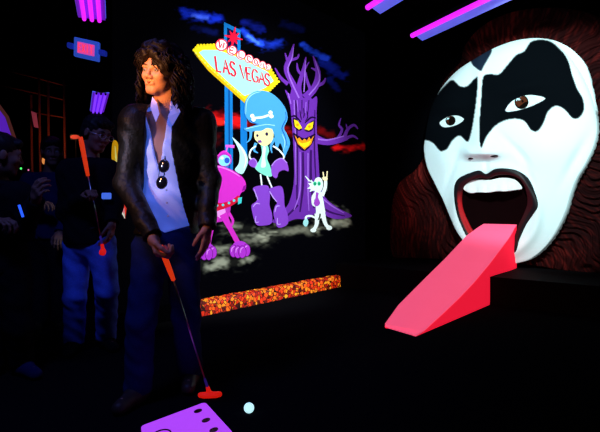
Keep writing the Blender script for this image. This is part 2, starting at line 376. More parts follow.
# --- painted girl with tall blue hair
HB, HD, HL = '4aa4e6', '1b5fb4', '9fe0ff'
g = Paint(mural_pt, 10); TE = '7fe6c8'
g.poly(TE, [(261, 144), (266, 143), (269, 150), (267, 158), (270, 166), (272, 176), (264, 175), (255, 168), (259, 161), (262, 153)])
g.poly('d8fff0', [(263, 147), (266, 148), (265, 157), (266, 166), (261, 167), (262, 158)])
for pts in ([(256, 146), (251, 150), (249.5, 157), (253, 160)], [(273, 146), (279, 150), (284, 157), (280, 162)], [(260.5, 174), (262, 187)], [(267, 176), (272.5, 189)]): g.line('e8fbff', pts, [1.6, 1.6, 1.4])
girl = g.build('painted_girl', mural)
g = Paint(mural_pt, 9.4)
g.poly(HB, [(244.5, 112), (246, 100), (252, 93), (261, 90.5), (271, 93), (280, 100.5), (286, 110), (287.5, 119), (284, 128), (287, 134), (290, 143), (287, 152), (284, 158), (283, 150), (280, 143), (277, 150), (275, 143), (274, 134), (268, 127), (256, 124), (249, 121)])
g.line(HL, [(245.8, 114), (247, 101), (253, 94), (261, 91.6)], [.4, 1.1, .4]); g.line(HD, [(285.5, 112), (286, 119), (282, 128), (285, 136), (287, 146)], [.6, 1.2, .6])
g.line(HD, [(249, 120), (257, 124), (270, 126)], 1); g.line(HB, [(251, 131), (250, 139), (246, 143)], [3, 2, .6]); g.line(HB, [(256, 143), (254, 150), (258, 153)], [3, 2.4, .8]); g.line(HB, [(275, 138), (271, 146), (272, 153)], [3, 2.4, .8])
g.line(HL, [(282, 134), (285, 142), (283, 151)], [.5, 1, .4]); g.build('hair', girl)
g = Paint(mural_pt, 11); g.poly('f6f0a8', [(255, 131), (262, 126), (270, 127), (273.5, 133), (272, 141), (266, 146), (261, 145), (257, 141.5), (254.5, 138)])
g.poly('7a3fa8', [(257.5, 140.5), (261, 140), (262, 142.5), (258.5, 143)], False); g.disc('281848', 266.8, 134, 1.5, 1.8); g.disc('281848', 257.4, 135.6, 1.2, 1.5); g.build('face', girl)
g = Paint(mural_pt, 12); g.poly(HB, [(243.8, 128.5), (250, 127), (258, 124.5), (267, 123), (278, 125), (274, 129), (267, 128), (262, 130.5), (256, 131), (248, 131.5)]); g.line(HL, [(246, 128.7), (256, 126.5), (266, 124.5), (275, 125.5)], .8); g.build('fringe', girl)
g = Paint(mural_pt, 13); g.line('f4ffff', [(254, 118), (262, 117.3), (269, 115)], 2.2)
for x, y in ((252.3, 116), (253.5, 119.5), (270.5, 112.6), (271.5, 116.2)): g.disc('f4ffff', x, y, 2.1)
g.build('hair_bone', girl)
for pts in ([(250, 160), (254, 158.5), (257, 163), (255, 167.5), (250.5, 166), (248.5, 163)], [(271.5, 166), (276, 160.5), (282, 158.5), (287, 163), (288.5, 171), (284, 170), (279, 172), (276.5, 178), (272, 175)]):
    g = Paint(mural_pt, 12); g.poly('8a48c8', pts); g.line('b08af0', pts[:4], .9); g.build('glove', girl)
for pts, hl in (([(253, 188), (260, 185.5), (268, 186), (270, 195), (269.5, 205), (272, 214), (271.5, 223), (264, 225.5), (257, 225), (254, 219), (252.5, 213), (251.5, 205.5), (256, 201.5), (257.5, 198), (255, 193)], [[(254, 189), (256.5, 196), (258, 200)], [(253, 207), (256, 203.5), (260, 204)], [(256, 216), (255.5, 222), (259, 222)]]),
        ([(268, 190), (274, 187), (281.5, 186.5), (284, 195), (284.5, 205), (287.5, 214), (288, 223), (283, 227), (277.5, 227), (275, 220), (273.5, 213), (275, 206), (277, 203), (273, 197)], [[(269.5, 191), (273, 197), (277, 202)], [(275, 212), (276.5, 206.5), (280, 206)], [(277.5, 218), (277.5, 224), (281, 224)]])):
    g = Paint(mural_pt, 11); g.poly('8444c8', pts)
    for h in hl: g.line('c0a0f8', h, [.6, 1.1, .5])
    g.build('boot', girl)

# --- painted magenta monster
MG, MD, ML = 'd830c8', '8a1490', 'f48af0'
g = Paint(mural_pt, 4)
g.poly(MG, [(200, 178), (206, 168), (216, 165), (230, 169), (240, 175), (244.5, 180), (246, 185), (245, 190), (241, 193), (238, 198), (228, 203), (214, 208), (204, 204), (198, 192)])
g.line(ML, [(206, 169), (217, 166.5), (230, 170.5), (240, 176.5)], [.6, 1.2, .5]); g.poly(MD, [(243.5, 186), (246, 185), (245, 190), (242, 191)], False)
g.poly('c030b8', [(212, 207), (229, 202), (230, 212), (227, 219), (217, 222), (211, 216)])
g.poly('f0a0ee', [(216, 209), (224, 207), (225, 215), (218, 218)])
g.line(MG, [(216, 216), (211, 230), (208, 245)], [8, 5, 5]); g.line(MG, [(223, 214), (230, 228), (238, 243)], [8, 5, 5]); g.line(MG, [(229, 213), (233, 221), (230, 227), (226, 226)], [3, 2.5, 2, 1])
monster = g.build('painted_monster', mural)
g = Paint(mural_pt, 3.2); g.line('c828c0', [(203, 165), (197.5, 172), (197, 184), (200, 193)], [1.5, 3, 3, 1.5]); g.build('tail', monster)
g = Paint(mural_pt, 5.5); g.poly('b8f0f0', [(232, 137), (239, 143), (245, 151), (248, 160), (246, 168), (242, 174), (235, 170), (239, 163), (239.5, 153), (236, 144)]); g.line('f4ffff', [(234, 139.5), (242, 149), (246, 159), (244, 168)], [.5, 1.4, .6]); g.build('horn', monster)
g = Paint(mural_pt, 5.5); g.disc('c030c0', 224.5, 159.5, 7.4, 7); g.disc('8ae4f4', 224.3, 160.5, 6, 5.6); g.disc('2a58c8', 227, 160.5, 2.6, 3); g.disc('f4ffff', 222, 158, 1.6); g.line('d830c8', [(217.5, 156), (224, 151.5), (231, 156)], [1, 2.4, 1]); g.line('f060e8', [(226, 152), (227.5, 146.5)], 1.2); g.line('f060e8', [(225.5, 146), (234.5, 146.5)], [2.4, 3]); g.build('eye', monster)
g = Paint(mural_pt, 6); g.poly('d01838', [(214, 203), (222, 203), (232, 200), (238, 195.5), (240, 199), (233, 205), (222, 209.5), (214, 211)]); g.poly('40d0d0', [(238, 198), (242, 197), (241.5, 203), (238, 204.5)], False)
for x, y in ((217, 205.5), (223, 205), (229, 203), (234, 200.5)): g.disc('50d8e0', x, y, 1.3)
g.build('mouth', monster)
for x0, y0 in ((206.5, 251.5), (240, 249.5)):
    g = Paint(mural_pt, 6)
    for k, (dx, dy, rx, ry) in enumerate(((0, -2.5, 8, 6), (-6.5, 1.5, 3.6, 6), (6.5, .8, 3.6, 6), (-2.2, 2.4, 3.6, 6), (2.4, 2.4, 3.6, 6))):
        if k: g.disc('5a0c70', x0+dx, y0+dy, rx+.5, ry+.5)
        g.disc('b838d8', x0+dx, y0+dy, rx, ry)
        if k: g.line('f0a0ff', [(x0+dx-2, y0+dy+1), (x0+dx-1.3, y0+dy-3), (x0+dx+1, y0+dy-4.6)], [.4, 1, .4])
    g.build('foot', monster)

# --- painted white imp
W = 'e8fff8'
g = Paint(mural_pt, 6); P6 = lambda L: [(300+x/6.175, 165+y/6.175) for x, y in L]
g.poly(W, P6([(80, 110), (100, 80), (125, 78), (140, 100), (140, 140), (125, 165), (110, 165), (85, 158), (60, 165), (66, 148), (45, 145), (62, 130), (52, 112)]))
g.poly(W, P6([(92, 160), (125, 160), (140, 200), (150, 255), (155, 300), (125, 330), (100, 320), (98, 270), (90, 215)]))
for L, w in (([(135, 190), (155, 140), (158, 90)], [4, 3.4, 3]), ([(95, 175), (80, 200), (82, 240), (95, 250)], [3, 2.8, 2.6]), ([(105, 300), (105, 350), (95, 385), (75, 405)], [5, 4, 3.4, 3]), ([(140, 290), (150, 340), (165, 375), (190, 388)], [5, 4, 3.4, 3.4]), ([(100, 330), (70, 315), (40, 318), (35, 340)], [1.6, 2, 2, 2.2]), ([(60, 100), (32, 68)], [1.6, .6]), ([(66, 96), (80, 110)], [2, 1.6])):
    g.line(W, P6(L), w)
g.disc(W, *P6([(82, 403)])[0], 3, 2); g.disc(W, *P6([(180, 388)])[0], 3, 2.2); g.line('40403a', P6([(125, 300), (120, 325), (110, 340)]), [1.6, 1.8, .6])
imp = g.build('painted_imp', mural)
g = Paint(mural_pt, 7.5); g.disc('fff6c0', *P6([(157, 85)])[0], 2.2)
for L in ([(148, 85), (142, 42)], [(165, 85), (168, 38)], [(146, 92), (138, 76)]): g.line('fff6c0', P6(L), 1.1)
g.build('hand', imp)
g = Paint(mural_pt, 7.5)
for x in (92, 118): g.disc('30c890', *P6([(x, 115)])[0], 1.7, 2.2); g.disc('0c5040', *P6([(x, 117)])[0], .8)
g.build('eye', imp)
g = Paint(mural_pt, 7.5); g.poly('a048c8', P6([(100, 170), (115, 175), (112, 200), (125, 235), (105, 255), (85, 240), (95, 205)])); g.build('neck_tie', imp)
g = Paint(mural_pt, 7.5); g.poly('a0e8e8', P6([(22, 345), (40, 330), (52, 350), (45, 375), (32, 380), (20, 365)])); g.build('tail_tip', imp)
# stray painted pieces at the left end of the mural, seen between the two players
g = Paint(mural_pt, 4); g.poly('f0b010', [(112, 146), (114, 140), (118, 144), (118, 158), (119, 172), (116, 176), (113.5, 166), (111.5, 158)]); g.line('fff080', [(115, 146), (116, 158), (117, 170)], [.8, 1.6, .8]); g.build('painted_flame', mural)
g = Paint(mural_pt, 4); g.poly('f4ffe8', [(117, 200), (121, 198), (124, 205), (125, 219), (122, 214), (119, 208)], False); g.poly('ff4030', [(121, 198), (124, 194), (127, 206), (125, 219), (124, 207)], False); g.poly('ff80a0', [(121, 208), (124, 206), (124, 215)], False); g.build('painted_cone', mural)

# --- glowing brick curb at the foot of the mural
def brick_mat():
    m = bpy.data.materials.new('lava_brick_paint'); m.use_nodes = True; nt = m.node_tree; b = nt.nodes['Principled BSDF']
    tc = nt.nodes.new('ShaderNodeTexCoord'); mp = nt.nodes.new('ShaderNodeMapping'); nt.links.new(tc.outputs['Object'], mp.inputs['Vector'])
    vo = nt.nodes.new('ShaderNodeTexVoronoi'); vo.inputs['Scale'].default_value = 27; nt.links.new(mp.outputs['Vector'], vo.inputs['Vector'])
    ve = nt.nodes.new('ShaderNodeTexVoronoi'); ve.feature = 'DISTANCE_TO_EDGE'; ve.inputs['Scale'].default_value = 27; nt.links.new(mp.outputs['Vector'], ve.inputs['Vector'])
    sp = nt.nodes.new('ShaderNodeSeparateColor'); nt.links.new(vo.outputs['Color'], sp.inputs['Color'])
    cr = nt.nodes.new('ShaderNodeValToRGB'); e = cr.color_ramp.elements; e[0].color = (*lin('300602'), 1); e[1].color = (*lin('ffa81c'), 1)
    for p, c in ((.25, 'b81804'), (.5, 'f03808'), (.75, 'ff6a10')): x = cr.color_ramp.elements.new(p); x.color = (*lin(c), 1)
    nt.links.new(sp.outputs['Red'], cr.inputs['Fac'])
    st = nt.nodes.new('ShaderNodeMath'); st.operation = 'GREATER_THAN'; st.inputs[1].default_value = .075; nt.links.new(ve.outputs['Distance'], st.inputs[0])
    mx = nt.nodes.new('ShaderNodeMix'); mx.data_type = 'RGBA'; mx.inputs['A'].default_value = (.02, .001, 0, 1)
    nt.links.new(st.outputs[0], mx.inputs['Factor']); nt.links.new(cr.outputs['Color'], mx.inputs['B'])
    nt.links.new(mx.outputs['Result'], b.inputs['Base Color']); nt.links.new(mx.outputs['Result'], b.inputs['Emission Color'])
    b.inputs['Emission Strength'].default_value = .7; b.inputs['Roughness'].default_value = .7; return m
p = mural_pt(182, 205)-C0; ta = p@U; tb = (mural_pt(342, 205)-C0)@U
bc = MB(); n = 40; prof = [(0, 0), (.07, 0), (.068, .1), (.058, .128), (.0, .142)]
rows = []
for i in range(n+1):
    for k, (a, z) in enumerate(prof):
        j = RS.uniform(-.004, .004) if 0 < k else 0
        q = C0+U*(ta+(tb-ta)*i/n)+V*(a+j+.001); rows.append((q[0], q[1], z+(j if k > 1 else 0)))
fs = [[i*5+k, i*5+(k+1) % 5, (i+1)*5+(k+1) % 5, (i+1)*5+k] for i in range(n) for k in range(5)]+[[0, 1, 2, 3, 4][::-1], [n*5+k for k in range(5)]]
bc.add(rows, fs); tag(bc.build('brick_curb', brick_mat()), 'glowing orange and red stone curb along the foot of the mural wall', 'curb')

# ------------------------------------------------------------------ giant face on the right-hand wall
def inside_poly(px, py, poly):
    poly = np.array(poly); r = np.zeros(px.shape, bool); n = len(poly)
    for i in range(n):
        x0, y0 = poly[i]; x1, y1 = poly[(i+1) % n]
        if y0 == y1: continue
        c = ((y0 > py) != (y1 > py)) & (px < (x1-x0)*(py-y0)/(y1-y0)+x0); r ^= c
    return r
OUT = catmull([(446, 82), (458, 70), (472, 60.5), (490, 50), (510, 42), (530, 38.3), (548, 39), (562, 43.5), (575, 52), (586, 66), (592, 88), (596, 110), (597, 130), (593, 147), (585, 164), (576, 179), (570, 195), (565, 212), (555, 233), (544, 248), (532, 258), (522, 262), (505, 264), (484, 258), (468, 246), (457, 232), (450, 217), (443, 200), (435, 184), (427, 167), (424, 150), (425, 138), (427, 124), (431, 108), (437, 95)])
LIPO = catmull([(454, 188), (458, 179), (467, 174), (479, 170.5), (486, 174), (495, 169), (507, 168.5), (518, 171), (528, 178), (534, 190), (538, 205), (533, 214), (526, 225), (519, 240), (513, 254), (490, 254), (470, 240), (460, 222), (455, 205)])
LIPI = catmull([(461, 192), (466, 183), (478, 178), (487, 178.5), (497, 175), (509, 175), (519, 179), (525, 188), (527.5, 202), (524, 213), (518, 226), (513, 240), (508, 247), (490, 247), (474, 234), (466, 220), (461, 206)])
EYEL = catmull([(439.5, 123), (443, 119.5), (449, 116.5), (457, 115.5), (463.5, 119), (459, 123.5), (451, 126.5), (443, 127)])
EYER = catmull([(505.5, 111), (510, 103), (519, 97.5), (530, 95), (545, 98), (536, 104), (524, 108.5), (514, 111)])
# plain painted mask: black brow and eye patches with rounded lobes, white ridge and white cheeks
MASKL = catmull([(423, 138), (426, 120), (433, 100), (446, 84), (453, 80), (460, 86), (467, 86), (474, 79), (478, 78), (476.5, 100), (474, 118), (471, 134), (467.5, 142), (460, 136), (453, 140), (447, 149), (440, 151), (434, 144), (429, 141)])
MASKR = catmull([(483, 77), (490, 74), (499, 74), (508, 64), (516, 55), (524, 51), (532, 41), (548, 40.5), (560, 49), (568, 60), (572, 74), (577, 88), (583, 99), (584, 110), (579, 118), (572, 118), (565, 110), (556, 106), (548, 112), (544, 122), (538, 131), (531, 130), (524, 121), (512, 119), (498, 124), (487, 136), (481, 148), (479, 130), (481, 98)])
def relief(x, y):
    gx = lambda cx, cy, sx, sy, a=0: np.exp(-(((x-cx)*math.cos(a)+(y-cy)*math.sin(a))/sx)**2-((-(x-cx)*math.sin(a)+(y-cy)*math.cos(a))/sy)**2)
    r2 = ((x-508)/92)**2+((y-148)/122)**2
    h = .20+.13*np.sqrt(np.clip(1-r2, 0, 1))
    t = np.clip((y-85)/70, 0, 1.0); nx = 479+(481-479)*t; ridge = np.exp(-((x-nx)/(5+7*t))**2)*(.02+.075*t)*np.clip((162-y)/8, 0, 1)
    h = h+ridge+.05*gx(469, 152, 7, 6)+.055*gx(496, 152, 9, 7)+.03*gx(484, 152, 8, 7)
    h = h+.03*gx(450, 106, 16, 6, -.2)+.035*gx(522, 86, 26, 7, -.25)-.035*gx(451, 121, 16, 8)-.04*gx(524, 104, 24, 10)
    h = h+.04*gx(548, 150, 22, 20)+.025*gx(443, 158, 10, 16)
    for cx, cy, sx, sy, a, d in ((516, 150, 4, 20, -.75, .03), (530, 178, 4, 22, -.35, .028), (452, 170, 3, 18, .35, .02), (575, 160, 5, 25, .5, .035), (486, 166, 2.5, 6, 0, .02)):
        h = h-d*gx(cx, cy, sx, sy, a)
    dl = np.exp(-((np.hypot((x-496)/42, (y-212)/44)-1)/.13)**2); h = h+.035*dl
    return h
def gridmesh(name, outline, step, hfun, colfun, m, parent=None, skirt=.0, hole=None, anti=True):
    o = np.array(outline); xs = np.arange(o[:, 0].min()-step, o[:, 0].max()+step*2, step); ys = np.arange(o[:, 1].min()-step, o[:, 1].max()+step*2, step)
    X, Y = np.meshgrid(xs, ys, indexing='ij'); cx = X[:-1, :-1]+step/2; cy = Y[:-1, :-1]+step/2
    keep = inside_poly(cx, cy, outline)
    if hole is not None: keep &= ~inside_poly(cx, cy, hole)
    # pull border vertices onto the outline so that edges are clean
    used = np.zeros(X.shape, bool); full = np.zeros(X.shape, np.int8)
    for a in (0, 1):
        for b in (0, 1):
            used[a:a+keep.shape[0], b:b+keep.shape[1]] |= keep; full[a:a+keep.shape[0], b:b+keep.shape[1]] += keep
    bord = used & (full < 4)
    loops = [np.array(outline)]+([np.array(hole)] if hole is not None else [])
    segs = np.concatenate([np.stack([l, np.roll(l, -1, 0)], 1) for l in loops])
    bi = np.argwhere(bord); bp = np.stack([X[bord], Y[bord]], 1); A = segs[:, 0]; D = segs[:, 1]-A
    for i0 in range(0, len(bp), 2000):
        q = bp[i0:i0+2000][:, None]; t = np.clip(((q-A)*D).sum(-1)/((D*D).sum(-1)+1e-9), 0, 1); near = A+t[..., None]*D
        k = np.argmin(((near-q)**2).sum(-1), 1); bp[i0:i0+2000] = near[np.arange(len(k)), k]
    X = X.copy(); Y = Y.copy(); X[bord] = bp[:, 0]; Y[bord] = bp[:, 1]
    H = hfun(X, Y); d = np.stack([(X-300)/FPX, np.ones_like(X), -(Y-HY)/FPX], -1); nrm = -U
    p0n = (C0@nrm)+H; tt = (p0n-CZ*nrm[2])/(d@nrm); P = d*tt[..., None]; P[..., 2] += CZ
    P[..., 2] = np.maximum(P[..., 2], .282)
    idx = np.full(X.shape, -1); idx[used] = np.arange(used.sum()); V_ = P[used]
    k = np.argwhere(keep); f = np.stack([idx[k[:, 0], k[:, 1]], idx[k[:, 0], k[:, 1]+1], idx[k[:, 0]+1, k[:, 1]+1], idx[k[:, 0]+1, k[:, 1]]], 1)
    faces = f.tolist(); n = len(V_); verts = V_.tolist(); cols = colfun(X[used], Y[used]) if colfun else None
    if skirt:
        from collections import Counter
        ed = {}
        for q in faces:
            for a, b in zip(q, q[1:]+q[:1]): ed[(a, b)] = 1
        mp = {}
        for (a, b) in [e for e in ed if (e[1], e[0]) not in ed]:
            for w in (a, b):
                if w not in mp:
                    mp[w] = len(verts); q = V_[w]; s_ = (C0-q)@U-.01; verts.append((q+U*min(skirt, max(0, s_))).tolist())
                    if cols is not None: cols = np.concatenate([cols, cols[w:w+1]]) if False else cols
            faces.append([b, a, mp[a], mp[b]])
        if cols is not None:
            inv = [None]*(len(verts)-n)
            for w, i in mp.items(): inv[i-n] = w
            cols = np.concatenate([cols, cols[inv]])
    me = bpy.data.meshes.new(name); me.from_pydata(verts, [], faces); me.polygons.foreach_set('use_smooth', [True]*len(faces))
    if cols is not None:
        at = me.color_attributes.new('paint', 'FLOAT_COLOR', 'POINT'); at.data.foreach_set('color', np.concatenate([cols, np.ones((len(cols), 1))], 1).astype(np.float32).ravel())
    me.materials.append(m); me.update(); ob = bpy.data.objects.new(name, me); C.objects.link(ob)
    if parent: attach(ob, parent)
    return ob
def vc_mat(name, emis, rough=.85, spec=.02):
    m = bpy.data.materials.new(name); m.use_nodes = True; nt = m.node_tree; b = nt.nodes['Principled BSDF']
    ca = nt.nodes.new('ShaderNodeVertexColor'); ca.layer_name = 'paint'; nt.links.new(ca.outputs['Color'], b.inputs['Base Color']); nt.links.new(ca.outputs['Color'], b.inputs['Emission Color'])
    b.inputs['Emission Strength'].default_value = emis; b.inputs['Roughness'].default_value = rough; b.inputs['Specular IOR Level'].default_value = spec; return m
WHITE = np.array([.72, .93, .95]); BLK = np.array([.0014, .0026, .004])
def aa(x, y, poly):
    s = np.zeros(x.shape)
    for dx in (-.3, .3):
        for dy in (-.3, .3): s += inside_poly(x+dx, y+dy, poly)
    return s/4
def facecol(x, y):
    c = np.tile(WHITE, (len(x), 1)); k = np.maximum(aa(x, y, MASKL), aa(x, y, MASKR))
    c = c*(1-k[:, None])+BLK*k[:, None]
    kt = aa(x, y, catmull([(471, 60), (492, 49), (484, 66), (480, 71)])); c = c*(1-kt[:, None])+np.array([.01, .02, .04])*kt[:, None]
    kn = np.exp(-((x-470)/7)**2-((y-158)/3.5)**2)*.3+np.exp(-((x-489)/12)**2-((y-157)/4)**2)*.6; kn = np.clip(kn, 0, .6)[:, None]  # red bounce from the tongue, painted into the colour under the nose
    return c*(1-kn)+np.array([.35, .1, .14])*kn
EYEH = lambda x, y: relief(x, y)+.012
face = gridmesh('giant_face', OUT, .7, relief, facecol, vc_mat('white_and_black_face_paint', .10), skirt=.2, hole=LIPO)
tag(face, 'giant black-and-white painted face with wide open mouth, mounted on the right wall', 'face sculpture')
LIPC = lambda x, y: np.where(aa(x, y, LIPI)[:, None] > .5, 0, 1)*0+liptone(x, y)
def liptone(x, y):
    c = np.tile(np.array([.006, .006, .008]), (len(x), 1)); inner = catmull([(457.5, 190), (462, 181.5), (478, 174.5), (487, 177), (496, 172.5), (510, 172.5), (522, 178), (529, 189), (533, 204), (527, 216), (520, 230), (513, 246), (490, 250), (472, 238), (462, 221), (458, 205)])
    k = aa(x, y, inner)[:, None]; c = c*(1-k)+np.array([.03, .003, .005])*k
    k2 = (k[:, 0]*np.clip((485-x)/10, 0, 1)*np.clip((y-190)/14, 0, 1))[:, None]; return c*(1-k2)+np.array([.5, .015, .02])*k2
def liph(x, y): return relief(x, y)+.015*np.exp(-((np.hypot((x-496)/38, (y-212)/40)-1)/.12)**2)
gridmesh('lips', LIPO, .7, liph, liptone, vc_mat('lip_paint', .05, .5, .2), face, skirt=.05, hole=LIPI)
def cavh(x, y): return np.full(np.shape(x), .2)-.14*np.clip(1-((x-496)/33)**2-((y-212)/37)**2, 0, 1)
gridmesh('mouth_cavity', LIPO, 1.5, cavh, None, mat('mouth_lining', (.005, .001, .0015), .9, .02), face)
TEETH = catmull([(463.5, 189), (466.5, 183.5), (472, 180.5), (482, 179.5), (490, 180), (500, 178), (510, 178.3), (517, 181.5), (521.5, 188.5), (515, 190), (505, 191.3), (497, 191.2), (488, 192.5), (478, 192.3), (470, 193)])
gridmesh('teeth', TEETH, .7, lambda x, y: relief(x, y)-.03+.012*np.abs(np.cos((x-492)/5.2*1.57))*np.clip((y-182)/8, 0, 1), None, mat('white_teeth_paint', (.8, .93, .93), .4, .3, .12), face, skirt=.03)
g = MB()
for nm, E, ic, ir in (('eye', EYEL, (450.5, 120.5), 5.0), ('eye', EYER, (521.5, 102), 7.0)):
    e = gridmesh('eye', E, .5, EYEH, None, mat('white_eye_paint', (.7, .93, .95), .3, .4, .12), face, skirt=.02)
    def off_pt(px, py, o): return face_pt(px, py, float(relief(np.array(px), np.array(py)))+.016+o)
    pr = Paint(lambda x, y, o: off_pt(x, y, (o-.004)*14), 0)
    En = np.array(E)
    def clipdisc(c, r):
        pts = []
        for a in np.linspace(0, 2*math.pi, 28, endpoint=False):
            rr = r
            while rr > .2 and not inside_poly(np.array([ic[0]+rr*math.cos(a)]), np.array([ic[1]+rr*math.sin(a)]), E)[0]: rr -= .2
            pts.append((ic[0]+rr*math.cos(a), ic[1]+rr*math.sin(a)))
        pr.poly(c, pts, False)
    clipdisc('0a0604', ir); clipdisc('4a2414', ir*.86); clipdisc('050303', ir*.5)
    ir0 = ir; ic0 = ic; ic = (ic0[0]-ir*.45, ic0[1]-ir*.25); clipdisc('b8f0ff', ir*.30); ic = ic0
    pr.mb.build('iris', [paint(c) for c in pr.cols], e)
for nx, ny, r in ((471, 158.5, 3.2), (494, 156, 4.6)):
    q = face_pt(nx, ny, float(relief(np.array(nx), np.array(ny)))+.0); MB().ball(q, [r*.0105, .014, .012], 10, R=np.stack([V, U, np.array([0, 0, 1])], 1)).build('nostril', mat('nostril_paint', (.02, .008, .01), .9, .05), face, True)

# hair around the giant face
def hair_mat(name, dark, red, sc, emis=0):
    m = bpy.data.materials.new(name); m.use_nodes = True; nt = m.node_tree; b = nt.nodes['Principled BSDF']
    tc = nt.nodes.new('ShaderNodeTexCoord'); nz = nt.nodes.new('ShaderNodeTexNoise'); nz.inputs['Scale'].default_value = sc; nz.inputs['Detail'].default_value = 6
    nt.links.new(tc.outputs['Object'], nz.inputs['Vector']); cr = nt.nodes.new('ShaderNodeValToRGB')
    cr.color_ramp.elements[0].position = .42; cr.color_ramp.elements[0].color = (*dark, 1); cr.color_ramp.elements[1].position = .68; cr.color_ramp.elements[1].color = (*red, 1)
    nt.links.new(nz.outputs['Fac'], cr.inputs['Fac']); nt.links.new(cr.outputs['Color'], b.inputs['Base Color']); b.inputs['Roughness'].default_value = .6; b.inputs['Specular IOR Level'].default_value = .1
    return m
HOUT = catmull([(424, 150), (432, 110), (444, 80), (460, 62), (463, 50), (471, 37), (484, 25), (503, 15), (528, 9), (560, 8), (592, 14), (618, 30), (640, 60), (655, 110), (660, 170), (660, 230), (655, 262), (640, 290), (600, 280), (560, 270), (520, 264), (480, 262), (440, 259), (410, 258), (394, 257), (390, 240), (391, 215), (394, 195), (401, 181), (413, 172), (421, 162)])
def hairh(x, y):
    ang = np.arctan2(y-150, x-505); r = np.hypot(x-505, y-150)
    s = np.where(x < 460, x*.9-y*.15+6*np.sin(y*.07+x*.05), ang*70+4*np.sin(r*.12))
    wob = vnoise(x+3*y*.1, y, 14, 9)*8
    return .10+.022*np.sin((s+wob)*1.15)+.016*np.sin((s*2.1+wob*1.7))+.03*(vnoise(x, y, 20, 4)-.5)
M_fhair = hair_mat('dark_red_painted_hair', (.008, .003, .003), (.10, .012, .008), 9)
def hcol(x, y):
    ang = np.arctan2(y-150, x-505); s = np.where(x < 460, x*1.1-y*.2+5*np.sin(y*.08), ang*75)
    st = vnoise(s*1.3, np.hypot(x-505, y-150)*.12, 1.1, 11); st = np.clip((st-.45)*2.6, 0, 1)**1.5
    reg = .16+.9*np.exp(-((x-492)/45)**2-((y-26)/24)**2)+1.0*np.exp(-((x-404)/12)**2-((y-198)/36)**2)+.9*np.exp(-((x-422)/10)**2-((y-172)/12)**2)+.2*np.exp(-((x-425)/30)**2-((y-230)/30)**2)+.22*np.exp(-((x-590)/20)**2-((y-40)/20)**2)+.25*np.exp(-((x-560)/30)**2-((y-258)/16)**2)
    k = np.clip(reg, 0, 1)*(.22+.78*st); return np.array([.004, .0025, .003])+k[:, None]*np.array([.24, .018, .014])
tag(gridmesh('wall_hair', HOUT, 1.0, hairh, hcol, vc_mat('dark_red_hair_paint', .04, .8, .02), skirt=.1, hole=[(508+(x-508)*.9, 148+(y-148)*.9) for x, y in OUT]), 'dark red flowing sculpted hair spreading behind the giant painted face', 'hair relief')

# platform and tongue ramp
A0 = np.array([.893, 3.97, 0])
s_front = 1.61; s_wall = (C0-A0)@U
p0 = A0+U*s_front; vl = (C0-p0)@V; a = p0+V*vl; bq = p0+V*(vl+5.0); ext = U*(s_wall-s_front-.002)
tag(MB().prism([a, bq, bq+ext, a+ext], (0, 0, .28)).build('stage_platform', M_plat), 'low black platform under the giant face along the right wall', 'platform')
prof = [(-.02, 0, .0, .30), (.12, .012, .0, .345), (.5, .095, 0, .43), (.85, .178, 0, .465), (1.177, .268, 0, .484), (1.6, .405, 0, .484), (1.95, .535, 0, .48), (2.2, .635, -.005, .47), (2.35, .70, 0, .43), (2.42, .73, .005, .41), (2.52, .765, .01, .385)]
def ramp():
    top = MB(); side = MB(); Lt = []; Rt = []
    ss = np.linspace(0, len(prof)-1, 41); P = np.array(prof)
    P_ = np.stack([np.interp(ss, range(len(prof)), P[:, i]) for i in range(4)], 1)
    for s, z, r, w in P_:
        o = .09 if s < .1 else 0
        R_ = A0+U*s-V*r; L_ = A0+U*(s+(.10 if s < .02 else .03 if s < .12 else 0))-V*w
        Rt.append(np.array([R_[0], R_[1], z+.012])); Lt.append(np.array([L_[0], L_[1], z+.012]))
    n = len(Lt); vs = Rt+Lt; vs += [v-np.array([0, 0, .011]) for v in vs]
    f = [[i, i+1, n+i+1, n+i] for i in range(n-1)]+[[2*n+i+1, 2*n+i, 3*n+i, 3*n+i+1] for i in range(n-1)]+[[i+1, i, 2*n+i, 2*n+i+1] for i in range(n-1)]+[[n+i, n+i+1, 3*n+i+1, 3*n+i] for i in range(n-1)]+[[0, n, 3*n, 2*n], [2*n-1, n-1, 3*n-1, 4*n-1]]
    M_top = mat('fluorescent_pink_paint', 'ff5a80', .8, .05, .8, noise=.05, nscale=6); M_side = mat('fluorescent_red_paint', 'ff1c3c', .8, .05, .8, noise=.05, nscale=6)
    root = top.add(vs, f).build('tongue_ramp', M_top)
    for nm, E in (('side_panel', Rt), ('side_panel', Lt)):
        b = MB(); ins = (-V if E is Rt else V)*.02
        pts = [np.array([e[0], e[1], e[2]-.012]) for e in E]
        ev = [] ; 
        for p in pts:
            s = (p-A0)@U; zb = 0 if s <= s_front-.001 else .281
            ev.append((p, np.array([p[0], p[1], min(zb, p[2])])))
        vv = []; ff = []
        for k, (t_, b_) in enumerate(ev): vv += [t_, b_, t_+ins, b_+ins]
        for k in range(len(ev)-1):
            i, j = 4*k, 4*k+4; ff += [[i, i+1, j+1, j], [i+3, i+2, j+2, j+3], [i+1, i+3, j+3, j+1]]
        ff.append([4*(len(ev)-1)+q for q in (0, 1, 3, 2)])
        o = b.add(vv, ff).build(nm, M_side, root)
        o['label'] = 'redder vertical side of the ramp'
    return root
tag(ramp(), 'bright pink tongue-shaped golf ramp running from the open mouth to the floor', 'ramp')

